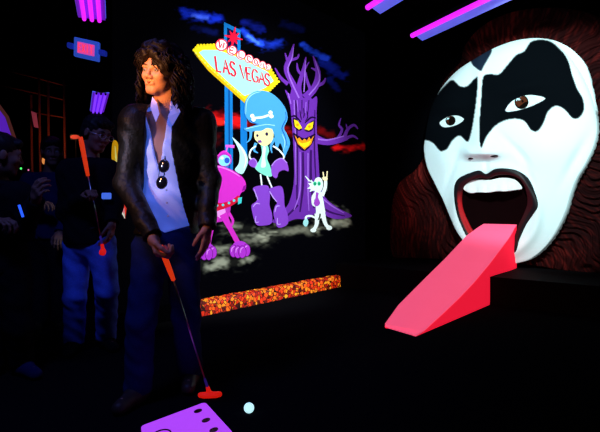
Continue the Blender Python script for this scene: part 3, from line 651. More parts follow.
# ------------------------------------------------------------------ small floor things
Mv = lambda x, y, z=0: np.array([(x-300)/FPX*(CZ-z)*FPX/(y-HY), (CZ-z)*FPX/(y-HY), z])
gb = Mv(249, 413); MB().ball
ball = MB().ball((gb[0], gb[1], .0245), .0245, 20).build('golf_ball', mat('glowing_ball_plastic', 'c4f8ff', .4, .4, 1.0, noise=.05), None, True)
tag(ball, 'glowing pale blue golf ball on the black floor beside the purple mat', 'ball')
zt = .014; cs = [Mv(205, 402, zt), Mv(142, 425.5, zt), Mv(231.5, 431, zt)]
e1 = cs[1]-cs[0]; e2 = cs[2]-cs[0]; e2 = e2/np.linalg.norm(e2)*.40; e1 = e1/np.linalg.norm(e1)*.37
def rq(u, v, r=.05):                                                 # rounded corner outline in mat coordinates
    out = []
    for cu, cv, a0 in ((r, r, math.pi), (u-r, r, 1.5*math.pi), (u-r, v-r, 0), (r, v-r, .5*math.pi)):
        out += [(cu+r*math.cos(a0+k*math.pi/12), cv+r*math.sin(a0+k*math.pi/12)) for k in range(7)]
    return out
pts = [cs[0]+e1*p[0]+e2*p[1] for p in rq(1, 1, .06)]
tee = MB().prism([np.array([p[0], p[1], .001]) for p in pts], (0, 0, zt-.001)).build('tee_mat', mat('fluorescent_purple_rubber', 'c050f0', .7, .1, .85, 'b848f4', noise=.06))
tag(tee, 'purple square tee mat with black spots on the floor at the bottom edge', 'mat')
for x_, y_ in ((198, 411), (206, 420.3), (213.8, 430), (222, 441)):
    q = Mv(x_, y_, zt+.0005)
    MB().prism([q+.024*(norm(e1)*math.cos(a)+norm(e2)*math.sin(a)*.85) for a in np.linspace(0, 2*math.pi, 20, endpoint=False)], (0, 0, .0015)).build('spot', M_black, tee)
q = Mv(161, 436, zt); ringp = [q+np.array([0, 0, .002])+.05*(norm(e1)*math.cos(a)+norm(e2)*math.sin(a)) for a in np.linspace(0, 2*math.pi, 28)]
MB().tube(ringp, .0035, 6, caps=False).build('hole_ring', M_black, tee)

# ------------------------------------------------------------------ putters
def putter(grip_top, grip_bot, head, hd, label, sz=1.0):
    root = empty('putter', head); tag(root, label, 'golf club')
    gt, gbm, hp = map(np.array, (grip_top, grip_bot, head)); ax = norm(hp-gt)
    pr = [gt+(gbm-gt)*k/6 for k in range(7)]
    MB().tube(pr, [.012, .0145, .014, .0135, .013, .012, .010], 12).build('grip', mat('fluorescent_orange_rubber', 'ff4a1c', .6, .2, .55, 'ff4014'), root, True)
    MB().tube([gbm-ax*.01, hp-ax*.10], .0045, 8).build('shaft', M_steel, root, True)
    MB().tube([hp-ax*.10, hp-ax*.025], [.007, .0075], 10).build('ferrule', mat('violet_plastic', '5030a0', .4, .3, .12), root, True)
    hd = norm(hd); side = norm(np.cross(hd, (0, 0, 1))); f = Field(hp-.12, hp+.12, .004)
    f.prims([cap(hp-hd*.048*sz, hp+hd*.048*sz, .014, .014), cap(hp-hd*.03+side*.012, hp+hd*.03+side*.012, .013, .013), cap(hp, hp-ax*.045, .012, .010)], .012)
    f.mesh('club_head', mat('fluorescent_red_rubber', 'ff2a1c', .5, .3, .5, 'ff2010'), root)
    return root
ph = Mv(210, 398.5); ph[2] = .02
putter(J(160.5, 246, 2.435), J(173.5, 280, 2.50), ph, (1, .12, 0), 'putter with orange grip held by the long-haired person, red head on the floor')
putter(J(80.5, 137, 3.18), J(88, 176, 3.2), J(103.5, 252, 3.22), (.35, -1, -.1), 'putter with orange grip held by the person in glasses at left', .9)

# ------------------------------------------------------------------ people
def hand(W, d, pn, th, curl=.35, s=1.0, spread=.08):
    """W wrist, d direction of the hand, pn palm normal, th side on which the thumb sits"""
    W = np.array(W, float); d = norm(d); pn = norm(np.array(pn)-d*np.dot(pn, d)); sd = np.cross(d, pn); sd = norm(sd)
    if np.dot(sd, th) < 0: sd = -sd
    P = [cap(W-d*.02, W+d*.03, .024*s, .026*s)]
    for k, o in enumerate((.030, .010, -.010, -.028)):
        P.append(cap(W+d*.02+sd*o*.6*s, W+(d*(.088-.006*abs(k-1))+sd*o)*s, .0145*s, .0115*s))
        b = W+(d*(.090-.006*abs(k-1))+sd*o)*s; L = (.040, .044, .041, .031)[k]*s; ang = curl*(1+.12*k); dd = norm(d+sd*spread*(1.5-k)*.5)
        cur = 0; r = (.0093, .0095, .009, .008)[k]*s
        for j, l in enumerate((L, L*.64, L*.52)):
            cur += ang*(1.0, 1.25, .8)[j]; v = dd*math.cos(cur)+pn*math.sin(cur); P.append(('fing', b, b+v*l, r*(1-.07*j), r*(1-.07*(j+1)))); b = b+v*l
    tb = W+(d*.025+sd*.024)*s; t1 = tb+norm(d*.75+sd*.65+pn*.35)*.042*s; t2 = t1+norm(d*.9+sd*.15+pn*.5)*.032*s; t3 = t2+norm(d*.85-sd*.15+pn*.55)*.024*s
    P += [cap(tb, t1, .0155*s, .0115*s), ('fing', t1, t2, .0108*s, .010*s), ('fing', t2, t3, .010*s, .008*s)]
    return P
def head_prims(c, R, s):
    c = np.array(c); L = lambda x, y, z: c+R@(np.array([x, y, z])*s)
    E = lambda x, y, z, a, b, d: ell(L(x, y, z), [a*s, b*s, d*s], R)
    add = [E(0, -.012, .035, .076, .096, .085), E(0, .028, -.03, .060, .066, .083), E(0, .038, -.076, .042, .044, .032), cap(L(-.012, .074, -.094), L(.012, .074, -.094), .016*s, .016*s),
           cap(L(-.036, .078, .022), L(.036, .078, .022), .013*s, .013*s), E(-.037, .064, -.022, .022, .024, .02), E(.037, .064, -.022, .022, .024, .02)]
    fine = [cap(L(0, .088, .014), L(0, .107, -.024), .0085*s, .0115*s), E(-.013, .098, -.031, .010, .012, .009), E(.013, .098, -.031, .010, .012, .009),
            E(-.078, -.004, -.006, .010, .021, .031), E(.078, -.004, -.006, .010, .021, .031), cap(L(-.018, .088, -.060), L(.018, .088, -.060), .0085*s, .0085*s)]
    sub = [E(-.031, .094, .003, .017, .016, .0105), E(.031, .094, .003, .017, .016, .0105)]
    return add, fine, sub, L, E
def person(o, name, J_, skin, mats, face_dir, up, hs, hands, h=.006, hair=None, jacket_open=None, label=''):
    """J_ joints in world space; builds body, clothes and shoes as children of o"""
    g = J_; HR = frame(face_dir, up); add, fine, sub, L, E = head_prims(g['head'], HR, hs)
    body = [cap(L(0, -.025, -.07), g['neck'], .052*hs, .056*hs), cap(g['neck'], (g['shl']+g['shr'])/2, .055, .06)]
    ch = g['chest']; hp = (g['hpl']+g['hpr'])/2; side = norm(g['shr']-g['shl']); TR = np.stack([side, np.cross((0, 0, 1), side), np.array([0, 0, 1])], 1)
    torso = [ell(ch, [.155, .105, .19], TR), ell((ch+hp)/2+np.array([0, 0, -.03]), [.135, .095, .17], TR), ell(hp, [.155, .105, .12], TR), cap(g['shl'], g['shr'], .06, .06)]
    arms = []; 
    for s_ in 'lr': arms += [cap(g['sh'+s_], g['el'+s_], .054, .041), cap(g['el'+s_], g['wr'+s_], .041, .026)]
    legs = []
    for s_ in 'lr': legs += [cap(g['hp'+s_], g['kn'+s_], .082, .055), cap(g['kn'+s_], g['an'+s_], .054, .038)]
    feet = []
    for s_ in 'lr':
        f = norm(g['ft'+s_]); a = g['an'+s_]; b = np.array([a[0], a[1], .045]); feet += [cap(b-f*.04, b+f*.14, .036, .030), cap(a, b, .04, .04)]
    hprs = [q for hh in hands for q in hh]
    allp = [('cap',)+tuple(p[1:]) if p[0] == 'fing' else p for p in body+torso+arms+legs+feet+add+hprs]
    lo, hi = bounds(allp, .03)
    fines = [(g['head']-.14, g['head']+.14, h*.62)]
    for hh in hands:
        W = hh[0][1]; fines.append((W-.02-.15, W+.17, h*.72))
    F = Field(lo, hi, h, fines)
    F.prims(torso+body, .04); F.prims(arms+legs+feet, .03, -.004); F.prims(add, .022); F.prims(fine, .008)
    for q in sub: F.prim(q, .01, sub=True)
    for hh in hands:
        F.prims([q for q in hh if q[0] == 'cap'], .012)
        for q in hh:
            if q[0] == 'fing': F.prim(('cap',)+tuple(q[1:]), .0035)
    bodyo = F.mesh('body', skin, o)
    # eyes, lips, brows
    for sx in (-1, 1):
        q = L(sx*.031, .0775, .003); e = MB(); e.ball(q, .0125*hs, 12); e.ball(q+HR[:, 1]*.0062*hs, [.0072*hs, .0072*hs, .0068*hs], 10, 1, HR)
        e.build('eye', [mat('eye_white', (.3, .27, .25), .3, .4), mat('dark_iris', (.02, .01, .006), .2, .5)], o, True)
        MB().tube([L(sx*.012, .094, .026), L(sx*.03, .094, .031), L(sx*.048, .082, .026)], [.003, .0045, .002], 6).build('eyebrow', mats['hair'], o, True)
    lf = Field(L(0, .09, -.06)-.05, L(0, .09, -.06)+.05, .0022)
    lf.prims([cap(L(-.025, .083, -.0505), L(0, .0975, -.057), .003, .0045), cap(L(.025, .083, -.0505), L(0, .0975, -.057), .003, .0045), cap(L(-.015, .089, -.066), L(.015, .089, -.066), .005, .005)], .006)
    lf.mesh('lips', mats['lips'], o)
    # clothes
    lo2, hi2 = bounds(torso+arms, .06)
    def wrink(F, amp):
        X, Y, Z = F.grid(); F.F += amp*(np.sin(Z*38+np.sin(X*21)*2.2+Y*9)*np.sin(X*19+Z*13+1)+.4*np.sin(Z*75+X*42+np.cos(Y*30)*2))
    # trousers
    hem = .05
    T = Field(*bounds(legs+[torso[2]], .06), h)
    T.prims([torso[2]], .03, .012)
    for s_ in 'lr': T.prims([cap(g['hp'+s_], g['kn'+s_], .098, .072), cap(g['kn'+s_], g['an'+s_]*np.array([1, 1, 0])+np.array([0, 0, .07]), .072, .070)], .03)
    wrink(T, .0035); X, Y, Z = T.grid(); T.F = np.maximum(T.F, hem-Z); T.F = np.maximum(T.F, Z-(hp[2]+.10))
    T.mesh('trousers', mats['jeans'], o)
    for s_ in 'lr':
        f = norm(g['ft'+s_]); a = g['an'+s_]; b = np.array([a[0], a[1], 0.]); sh = Field(b-.2, b+.26, .006)
        sh.ax[2] = axis_pts(-.02, .2, .006); sh.F = np.full([len(q) for q in sh.ax], .06, np.float32)
        sh.prims([cap(b-f*.045+(0, 0, .045), b+f*.03+(0, 0, .048), .046, .046), cap(b+f*.03+(0, 0, .045), b+f*.165+(0, 0, .030), .045, .036), cap(b+(0, 0, .05), b+(0, 0, .11), .046, .044)], .03)
        X, Y, Z = sh.grid(); sh.F = np.maximum(sh.F, .003-Z); sh.mesh('shoe', [mats['shoe'], M_black], o, lambda c: (c[:, 2] < .018).astype(int))
    if 'shirt' in mats:
        Sf = Field(lo2, hi2, h); Sf.prims(torso[:2]+[torso[3]], .04, .018); Sf.prims([ell(hp, [.15, .105, .12], TR)], .04, .02); Sf.prims([cap(g['neck']+(0, 0, .0), (g['shl']+g['shr'])/2, .062, .07)], .03, .006)
        if jacket_open: Sf.prims([cap(g['neck'], (g['neck']+g['head'])/2*np.array([1, 1, 1])-(0, 0, .055), .060, .064)], .02)
        wrink(Sf, .006); X, Y, Z = Sf.grid()
        Sf.F = np.maximum(Sf.F, jacket_open['hem'](X, Y, Z) if jacket_open else (hp[2]+.02)-Z)
        if jacket_open: Sf.F = np.maximum(Sf.F, jacket_open['vneck'](X, Y, Z))
        Sf.mesh('shirt', mats['shirt'], o)
    Jf = Field(lo2, hi2, h); gr = .034
    Jf.prims(torso[:2]+[torso[3]], .05, gr); Jf.prims([ell(hp+(0, 0, .03), [.15, .11, .10], TR)], .05, gr-.004); Jf.prims([cap(g['neck']-(0, 0, .02), (g['shl']+g['shr'])/2, .07, .08)], .04, .01)
    for s_ in 'lr': Jf.prim(cap(g['sh'+s_], g['sh'+s_]*.8+g['el'+s_]*.2, .068, .066), .05, .004)
    wrink(Jf, .0032); X, Y, Z = Jf.grid()
    inner = Field(lo2, hi2, h); inner.prims(torso[:2]+[torso[3]], .05, gr-.012); inner.prims([ell(hp+(0, 0, .0), [.15, .11, .13], TR)], .05, gr-.014); inner.prims([cap(g['neck']-(0, 0, .05), g['neck']+(0, 0, .06), .064, .064)], .02)
    Jf.F = np.maximum(Jf.F, -inner.F); Jf.F = np.maximum(Jf.F, (hp[2]+(jacket_open['jhem'] if jacket_open else -.0))-Z-(0 if False else 0)) if not jacket_open else np.maximum(Jf.F, jacket_open['jhemf'](X, Y, Z))
    Jf.F = np.maximum(Jf.F, Z-(g['neck'][2]+.035))
    if jacket_open: Jf.F = np.maximum(Jf.F, jacket_open['gap'](X, Y, Z))
    Sl = Field(lo2, hi2, h)
    for s_ in 'lr': Sl.prims([cap(g['sh'+s_], g['el'+s_], .068, .056), cap(g['el'+s_], g['wr'+s_], .055, .042)], .03, .004)
    wrink(Sl, .0034)
    for s_ in 'lr':                                                   # sleeves end at the cuff
        d = norm(g['wr'+s_]-g['el'+s_]); w = g['wr'+s_]+d*.01; pl = (X-w[0])*d[0]+(Y-w[1])*d[1]+(Z-w[2])*d[2]
        nearw = .11-np.sqrt((X-w[0])**2+(Y-w[1])**2+(Z-w[2])**2); Sl.F = np.maximum(Sl.F, np.minimum(pl, nearw))
        Sl.prim(cap(w-d*.05, w+d*.05, .033, .036), .006, sub=True)
    hh_ = np.clip(.5+.5*(Jf.F-Sl.F)/.03, 0, 1); Jf.F = Jf.F*(1-hh_)+Sl.F*hh_-.03*hh_*(1-hh_)
    Jf.mesh(mats.get('topname', 'jacket'), mats['jacket'], o)
    return L, E, HR

M_skin = mat('warm_skin', (.50, .25, .16), .5, .3, noise=.08)
M_skin2 = mat('dimmed_skin', (.20, .10, .065), .55, .25, noise=.08)  # skin colour darkened to stand in for dim light on background people
M_lips = mat('lip_skin', (.30, .07, .05), .4, .3)
M_hair = mat('black_brown_hair', (.008, .005, .004), .5, .18, nscale=60, noise=.5)
M_leather = mat('black_leather', (.013, .012, .006), .45, .22, bump=.5, nscale=45, noise=.3)
M_denim = mat('dark_blue_denim', (.012, .024, .11), .9, .1, nscale=90, noise=.35)
M_denim2 = mat('blue_denim', (.09, .2, .9), .9, .1, nscale=90, noise=.3)
M_shoe = mat('brown_leather', (.05, .03, .02), .5, .3)
def shirt_mat():
    return mat('blue_white_cotton', (.75, .78, .95), .85, .1, .38, '4a74ff', noise=.12, nscale=9)

# --- long-haired player
man = empty('person', (Mv(160, 396)))
tag(man, 'long curly-haired person in black leather jacket and open white shirt leaning on a putter', 'person')
g = dict(head=J(161, 72.5, 2.70), neck=J(166, 112, 2.745), shl=J(137, 123, 2.68), shr=J(199, 125, 2.82), chest=J(168, 155, 2.76),
         ell=J(126.5, 184, 2.62), wrl=J(152, 235, 2.45), elr=J(209, 181, 2.80), wrr=J(207, 226, 2.68),
         hpl=J(152, 246, 2.72), hpr=J(182, 246, 2.78), knl=J(141, 322, 2.60), anl=J(138, 388, 2.62), knr=J(186, 316, 2.72), anr=J(191, 372, 2.84),
         ftl=(-.25, -1, 0), ftr=(.15, -1, 0))
g['anl'] = Mv(138, 402); g['anl'][2] = .09; g['anr'] = Mv(190, 384); g['anr'][2] = .09
hl = hand(g['wrl'], J(161, 262, 2.42)-g['wrl'], (1, .1, .3), (0.2, -1, .2), .85, 1.12)
hr = hand(g['wrr'], (-.03, -.15, -1), (-.9, .3, 0), (-.5, -1, 0), .22, 1.0, .02)
fr = norm(J(150, 205, 2.6)*0+np.array([-.12, -1, 0]))               # chest faces the viewer
cl = lambda zpx: None
def xpix(X, Y): return 300+FPX*X/Y
def ypix(Y, Z): return HY-FPX*(Z-CZ)/Y
# the opening is described in metres around the sternum line of this jacket
st = g['chest']
def gap(X, Y, Z):
    z = Z; lft = np.interp(z, [.84, .95, 1.10, 1.30, 1.42, 1.55], [-.80, -.815, -.80, -.785, -.775, -.775]).astype(np.float32)
    rgt = np.interp(z, [.84, .95, 1.10, 1.30, 1.42, 1.55], [-.565, -.59, -.625, -.655, -.655, -.625]).astype(np.float32)
    front = 2.74-Y; ins = np.minimum(np.minimum(X-lft, rgt-X), front)
    return ins+0*Z
def vneck(X, Y, Z):
    cx = np.interp(Z, [1.15, 1.3, 1.5], [-.715, -.72, -.735]); w = np.interp(Z, [1.17, 1.25, 1.40, 1.50, 1.56], [0, .018, .042, .062, .075])
    ins = np.minimum(w-np.abs(X-cx), 2.70-Y); return np.maximum(ins, Z-1.535)
def shem(X, Y, Z):
    return (np.interp(X[:, 0, 0], [-.85, -.78, -.69, -.64, -.56, -.5], [.94, .91, .858, .875, .90, .93])[:, None, None]-Z)+0*Y
def jhem(X, Y, Z): return (.85+.0*X-Z)+0*Y
mats = dict(hair=M_hair, lips=M_lips, jeans=M_denim, shoe=M_shoe, shirt=shirt_mat(), jacket=M_leather)
L, E, HR = person(man, 'man', g, M_skin, mats, (-.37, -.92, -.13), (.13, .0, 1), 1.03, [hl, hr], h=.006, jacket_open=dict(hem=shem, vneck=vneck, gap=gap, jhem=0, jhemf=jhem))
# shirt collar wings and buttons
for pts in ([J(152.5, 97, 2.66), J(150.5, 108, 2.62), J(156, 122, 2.585), J(159.5, 114, 2.60), J(157, 103, 2.63)], [J(177, 104, 2.66), J(180.5, 112, 2.64), J(172.5, 126, 2.60), J(168, 117, 2.60), J(172, 110, 2.63)]):
    MB().prism(pts, (0, -.004, .001)).build('collar', shirt_mat(), man)
for k, (x, y) in enumerate(((166.5, 190), (167, 203), (168, 216))): MB().ball(J(x, y, 2.605), [.005, .003, .005], 8).build('button', mat('button_plastic', (.8, .8, .9), .3, .4), man, True)
# curly hair
hc = g['head']
hm = [ell(L(0, -.03, .045), [.112, .118, .112], HR), cap(L(-.095, -.03, .03), L(-.105, -.02, -.15), .035, .030), cap(L(.09, -.02, .03), L(.095, .0, -.13), .032, .022), cap(L(0, -.08, .02), L(-.01, -.09, -.2), .085, .06),
      cap(L(-.085, -.05, -.03), L(-.12, -.03, -.2), .055, .035), cap(L(-.02, .09, .085), L(-.075, .062, .0), .025, .022), cap(L(.03, .085, .075), L(.07, .05, .01), .020, .016), cap(L(-.04, .04, .11), L(.04, .04, .11), .04, .04)]
HF = Field(*bounds(hm, .05), .006); HF.prims(hm, .03)
X, Y, Z = HF.grid(); HF.F += .0065*(np.sin(X*95+np.sin(Z*70)*2)*np.sin(Z*80+Y*40)+np.sin(Y*110+Z*60+np.sin(X*70)))
HF.prim(ell(L(.0, .10, -.03), [.060, .075, .090], HR), .015, sub=True)
hairo = HF.mesh('hair', M_hair, man)
cu = MB()
for i in range(230):
    th = RS.uniform(-2.6, 2.6); side_ = math.sin(th); fwd = math.cos(th)     # angle from the back of the head
    if fwd < -.25 and abs(side_) < .8: continue
    base = L(-.098*side_, -.03-.095*fwd, RS.uniform(-.02, .10)); ln = RS.uniform(.16, .27); n = 14; out = R_ = norm(HR@np.array([-side_, -fwd, 0]))
    a1 = RS.uniform(.008, .017); w = RS.uniform(50, 80); ph_ = RS.uniform(0, 6); tw = norm(np.cross(out, (0, 0, 1)))
    pts = [base+out*(.004+.03*math.sin(k/n*2.2)+a1*math.sin(w*ln*k/n+ph_))+tw*a1*math.cos(w*ln*k/n+ph_)-np.array([0, 0, ln*k/n]) for k in range(n)]
    cu.tube(pts, [.0055]*(n-3)+[.0045, .003, .001], 5)
for i in range(46):
    a = RS.uniform(-.075, .075); n = 9; st_ = L(a, .05, .115); en = L(a*1.0+(-.05 if a < .02 else .035), .085-.3*abs(a), RS.uniform(-.01, .065)); bul = HR[:, 1]*.03
    pts = [st_+(en-st_)*k/n+bul*math.sin(math.pi*k/n)+HR[:, 0]*.006*math.sin(k*1.3+i)+HR[:, 2]*.004*math.cos(k*1.7+i) for k in range(n+1)]
    cu.tube(pts, [.004]*(n-1)+[.003, .001], 5)
cu.build('hair_curl', M_hair, hairo, True)

# sunglasses hanging in the open shirt
sgl = empty('sunglasses', J(162, 174, 2.55)); tag(sgl, 'dark round sunglasses hanging from the open white shirt', 'sunglasses')
lm = mat('dark_lens', (.008, .008, .012), .08, .6); LR = frame((-.15, -1, .1))
for (x, y) in ((163.8, 166), (161.8, 182.5)):
    c = J(x, y, 2.555); MB().ball(c, [.026, .005, .030], 14, 0, LR).build('lens', lm, sgl, True)
    MB().tube([c+LR@np.array([.027*math.cos(a), 0, .031*math.sin(a)]) for a in np.linspace(0, 2*math.pi, 25)], .0028, 6, caps=False).build('rim', M_black, sgl, True)
MB().tube([J(163.8, 172, 2.55), J(165, 174.2, 2.545), J(163, 176.5, 2.55)], .002, 6).build('bridge', M_black, sgl, True)
MB().tube([J(166, 161, 2.555), J(165, 156, 2.565), J(164, 176, 2.575)], .002, 6).build('temple', M_black, sgl, True)
MB().tube([J(159, 187, 2.555), J(158, 184, 2.565), J(160, 164, 2.572)], .002, 6).build('temple', M_black, sgl, True)

# --- generic short hair helper
def short_hair(L, HR, o, m, extra=()):
    ps = [ell(L(0, -.022, .05), [.086, .104, .082], HR), cap(L(-.03, .07, .085), L(.045, .07, .08), .026, .022), ell(L(0, -.05, 0), [.082, .07, .08], HR)]+list(extra)
    f = Field(*bounds(ps, .03), .006); f.prims(ps, .02); X, Y, Z = f.grid(); f.F += .003*np.sin(X*150+Z*60)*np.sin(Y*140+Z*80)
    f.prim(ell(L(0, .11, -.045), [.075, .09, .10], HR), .01, sub=True); return f.mesh('hair', m, o)
# --- player with glasses
def sec_person(J_, label, mats, fd, up, hands, hs=1.0, skin=None):
    b = (J_['anl']+J_['anr'])/2; o = empty('person', (b[0], b[1], 0)); tag(o, label, 'person')
    L, E, HR = person(o, 'p', J_, skin or M_skin2, mats, fd, up, hs, hands, h=.008); short_hair(L, HR, o, mats['hair']); return o, L, HR
g2 = dict(head=J(97, 134, 3.45), neck=J(90, 163, 3.48), shl=J(71, 172, 3.55), shr=J(106, 173, 3.42), chest=J(87, 190, 3.5), ell=J(66, 213, 3.5), wrl=J(86, 196, 3.26), elr=J(113, 207, 3.36), wrr=J(108, 215, 3.15),
          hpl=J(78, 244, 3.52), hpr=J(101, 243, 3.45), knl=J(75, 296, 3.47), knr=J(107, 290, 3.42), anl=Mv(74, 351), anr=Mv(106, 347), ftl=(.2, -1, 0), ftr=(.6, -.8, 0))
g2['anl'][2] = .09; g2['anr'][2] = .09; g2['wrr'] = J(112, 222, 3.3)
hl2 = hand(g2['wrl'], J(93, 190, 3.19)-g2['wrl'], (-.2, .3, -1), (.4, -1, .3), 1.0); hr2 = hand(g2['wrr'], (.0, -.25, -1), (-1, 0, 0), (0, -1, 0), .4)
M_tee = mat('black_cotton', (.006, .006, .008), .95, .05); M_bluetee = mat('navy_cotton', (.012, .016, .07), .9, .08)
mm2 = dict(hair=mat('short_black_hair', (.008, .006, .006), .6, .2, nscale=80), lips=M_lips, jeans=M_denim2, shoe=M_tee, jacket=M_tee)
p2, L2, HR2 = sec_person(g2, 'person in glasses, black jacket and blue jeans holding a putter beside the mural', mm2, (.80, -.52, -.30), (.25, 0, 1), [hl2, hr2], .98)
gl = empty('glasses', L2(0, .1, .003)); tag(gl, 'thin-framed glasses worn by the player in blue jeans', 'glasses')
for sx in (-1, 1):
    MB().tube([L2(sx*.033+.022*math.cos(a), .112, .001+.016*math.sin(a)) for a in np.linspace(0, 2*math.pi, 17)], .0018, 5, caps=False).build('rim', M_steel, gl, True)
    MB().tube([L2(sx*.055, .11, .003), L2(sx*.078, .03, .003), L2(sx*.085, -.01, .0)], .002, 5).build('temple', M_steel, gl, True)
MB().tube([L2(-.011, .112, .003), L2(.011, .112, .003)], .0015, 5).build('bridge', M_steel, gl, True)
belt = MB(); hp_ = (g2['hpl']+g2['hpr'])/2; sd = norm(g2['hpr']-g2['hpl']); fw = np.cross((0, 0, 1), sd)
belt.tube([hp_+np.array([0, 0, .10])+sd*.168*math.cos(a)+fw*.118*math.sin(a) for a in np.linspace(0, 2*math.pi, 33)], .012, 6, caps=False)
belt.build('belt', M_black, p2, True)
ph2 = MB(); c = J(106.5, 196, 3.27); ph2.box(c, (.03, .006, .02), bev=.004)
bd = ph2.build('clip_badge', mat('glowing_blue_plastic', '5a8cff', .4, .3, .5), None); tag(bd, 'small glowing blue badge clipped at the waist of the player in blue jeans', 'badge')
# --- onlooker in navy and one in black at the left edge
g3 = dict(head=J(52, 152, 4.3), neck=J(50, 176, 4.35), shl=J(32, 183, 4.4), shr=J(66, 184, 4.35), chest=J(49, 200, 4.38), ell=J(27, 212, 4.35), wrl=J(38, 206, 4.12), elr=J(70, 214, 4.3), wrr=J(60, 232, 4.15), hpl=J(40, 238, 4.4), hpr=J(58, 238, 4.36), knl=J(40, 280, 4.35), knr=J(60, 280, 4.3), anl=Mv(40, 328), anr=Mv(60, 329), ftl=(.3, -1, 0), ftr=(.4, -1, 0))
g3['anl'][2] = .09; g3['anr'][2] = .09
mm3 = dict(hair=mm2['hair'], lips=M_lips, jeans=M_tee, shoe=M_tee, jacket=M_bluetee, topname='shirt_top')
sec_person(g3, 'dim onlooker in a navy top standing behind the player with glasses', mm3, (.5, -.85, -.1), (0, 0, 1), [hand(g3['wrl'], (.6, -.3, .2), (0, .2, -1), (0, 0, 1), .6), hand(g3['wrr'], (.2, -.6, -.5), (0, 0, -1), (-1, 0, 0), .5)], .97)
g4 = dict(head=J(2, 155, 3.0), neck=J(-2, 186, 3.05), shl=J(-26, 196, 3.1), shr=J(19, 198, 3.0), chest=J(-3, 220, 3.06), ell=J(-34, 242, 3.05), wrl=J(-8, 222, 2.85), elr=J(23, 232, 2.96), wrr=J(36, 201, 2.82), hpl=J(-14, 272, 3.08), hpr=J(14, 272, 3.02), knl=J(-10, 330, 3.03), knr=J(18, 328, 3.0), anl=Mv(-8, 375), anr=Mv(22, 374), ftl=(.3, -1, 0), ftr=(.8, -.6, 0))
g4['anl'][2] = .09; g4['anr'][2] = .09
mm4 = dict(hair=mm2['hair'], lips=M_lips, jeans=M_tee, shoe=mat('dark_blue_canvas', (.008, .012, .07), .8, .1), jacket=M_tee, topname='shirt_top')
sec_person(g4, 'onlooker in black at the left edge of the photo raising one forearm', mm4, (.75, .55, -.15), (0, 0, 1), [hand(g4['wrl'], (.9, -.2, .1), (0, .2, -1), (0, 0, 1), .6), hand(g4['wrr'], (.3, -.5, .5), (0, .8, -.3), (-1, 0, 0), .6)], 1.0)
# added glowing rod for a blue glint in the onlooker's hand region
gs = MB().tube([J(19, 205, 2.80), J(23, 217, 2.80)], .007, 8).build('blue_glint', mat('glowing_blue_glint', '2a5cff', .4, .3, 1.2), None, True); tag(gs, 'short blue glint against the black top at the left edge', 'glint')

# ------------------------------------------------------------------ lamps and distant bits
M_tube_m = mat('magenta_tube_glow', (.6, .1, .7), .4, .2, 1.3, 'd822f0', noise=.02)
M_tube_v = mat('violet_tube_glow', (.4, .2, .8), .4, .2, 1.1, '8038ff', noise=.02)
M_refl = mat('lavender_reflector_glow', (.35, .35, .95), .5, .3, .55, '5a70ff', noise=.05)  # emission stands in for tube light bouncing off the reflector
M_lens = mat('violet_diffuser', (.3, .1, .6), .5, .2, .42, '7a26e0', noise=.1)
def blacklight(far, direction, length, width, tubes, mt, mr, label, group='blacklight fixtures on the ceiling', fall=.05):
    far = np.array(far, float); d = norm(direction); sd = norm(np.cross(d, (0, 0, 1))); up = np.cross(sd, d)
    R = np.stack([sd, d, up], 1); c = far+d*length/2
    root = empty('blacklight_fixture', c); tag(root, label, 'blacklight lamp', group)
    MB().box(c+up*.03, (width*.30, length/2, .028), R, bev=.006).build('housing', M_blackmetal, root)
    for s_ in ((-1, 1) if tubes > 1 else ()):
        w = MB(); a = c+up*.004+sd*s_*width*.12; b = c-up*fall*0+up*.022+sd*s_*width*.5
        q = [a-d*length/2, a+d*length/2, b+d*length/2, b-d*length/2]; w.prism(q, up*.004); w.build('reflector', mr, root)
    if tubes == 1:
        a_ = c+sd*.01+up*.01; b_ = c-sd*.115-up*.05
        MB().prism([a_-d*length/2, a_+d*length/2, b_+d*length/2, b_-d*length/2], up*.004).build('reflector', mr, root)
    if tubes > 1:
        a_ = c-sd*width*.48; b_ = c+sd*width*.48
        MB().prism([a_-d*length/2, a_+d*length/2, b_+d*length/2, b_-d*length/2], up*.004).build('diffuser', M_lens, root)
    for k in range(tubes):
        o = (k-(tubes-1)/2)*width*(.8/max(tubes, 1))+(.04 if tubes == 1 else 0); t_ = MB().tube([c-up*.018+sd*o-d*(length/2-.02), c-up*.018+sd*o+d*(length/2-.02)], .020 if tubes > 1 else .026, 12).build('tube', mt, root, True)
        for e in (-1, 1): MB().box(c-up*.012+sd*o+d*e*(length/2-.008), (.016, .008, .02), R).build('tube_socket', M_blackmetal, root)
    for e in (-.35, .35):
        p = c+d*length*e+up*.055; MB().tube([p, (p[0], p[1], 3.6)], .003, 5).build('hanger', M_blackmetal, root)
    return root
def at_z(px, py, z): D = (z-CZ)*FPX/(HY-py); return np.array([(px-300)/FPX*D, D, z])
fa, fb = at_z(414, 35, 2.9), at_z(486, 0, 2.9)
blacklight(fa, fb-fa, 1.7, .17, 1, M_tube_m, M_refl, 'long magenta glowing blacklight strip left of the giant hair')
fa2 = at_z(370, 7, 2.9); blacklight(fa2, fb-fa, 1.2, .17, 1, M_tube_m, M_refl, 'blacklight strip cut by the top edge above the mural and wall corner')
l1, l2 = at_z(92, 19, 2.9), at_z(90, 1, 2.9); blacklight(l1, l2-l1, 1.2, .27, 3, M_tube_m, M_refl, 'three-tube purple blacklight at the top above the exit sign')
l1, l2 = at_z(97, 112, 2.9), at_z(101, 93, 2.9); blacklight(l1, l2-l1, np.linalg.norm(l2-l1), .27, 3, M_tube_v, M_refl, 'distant violet blacklight just above the head of the player with glasses')

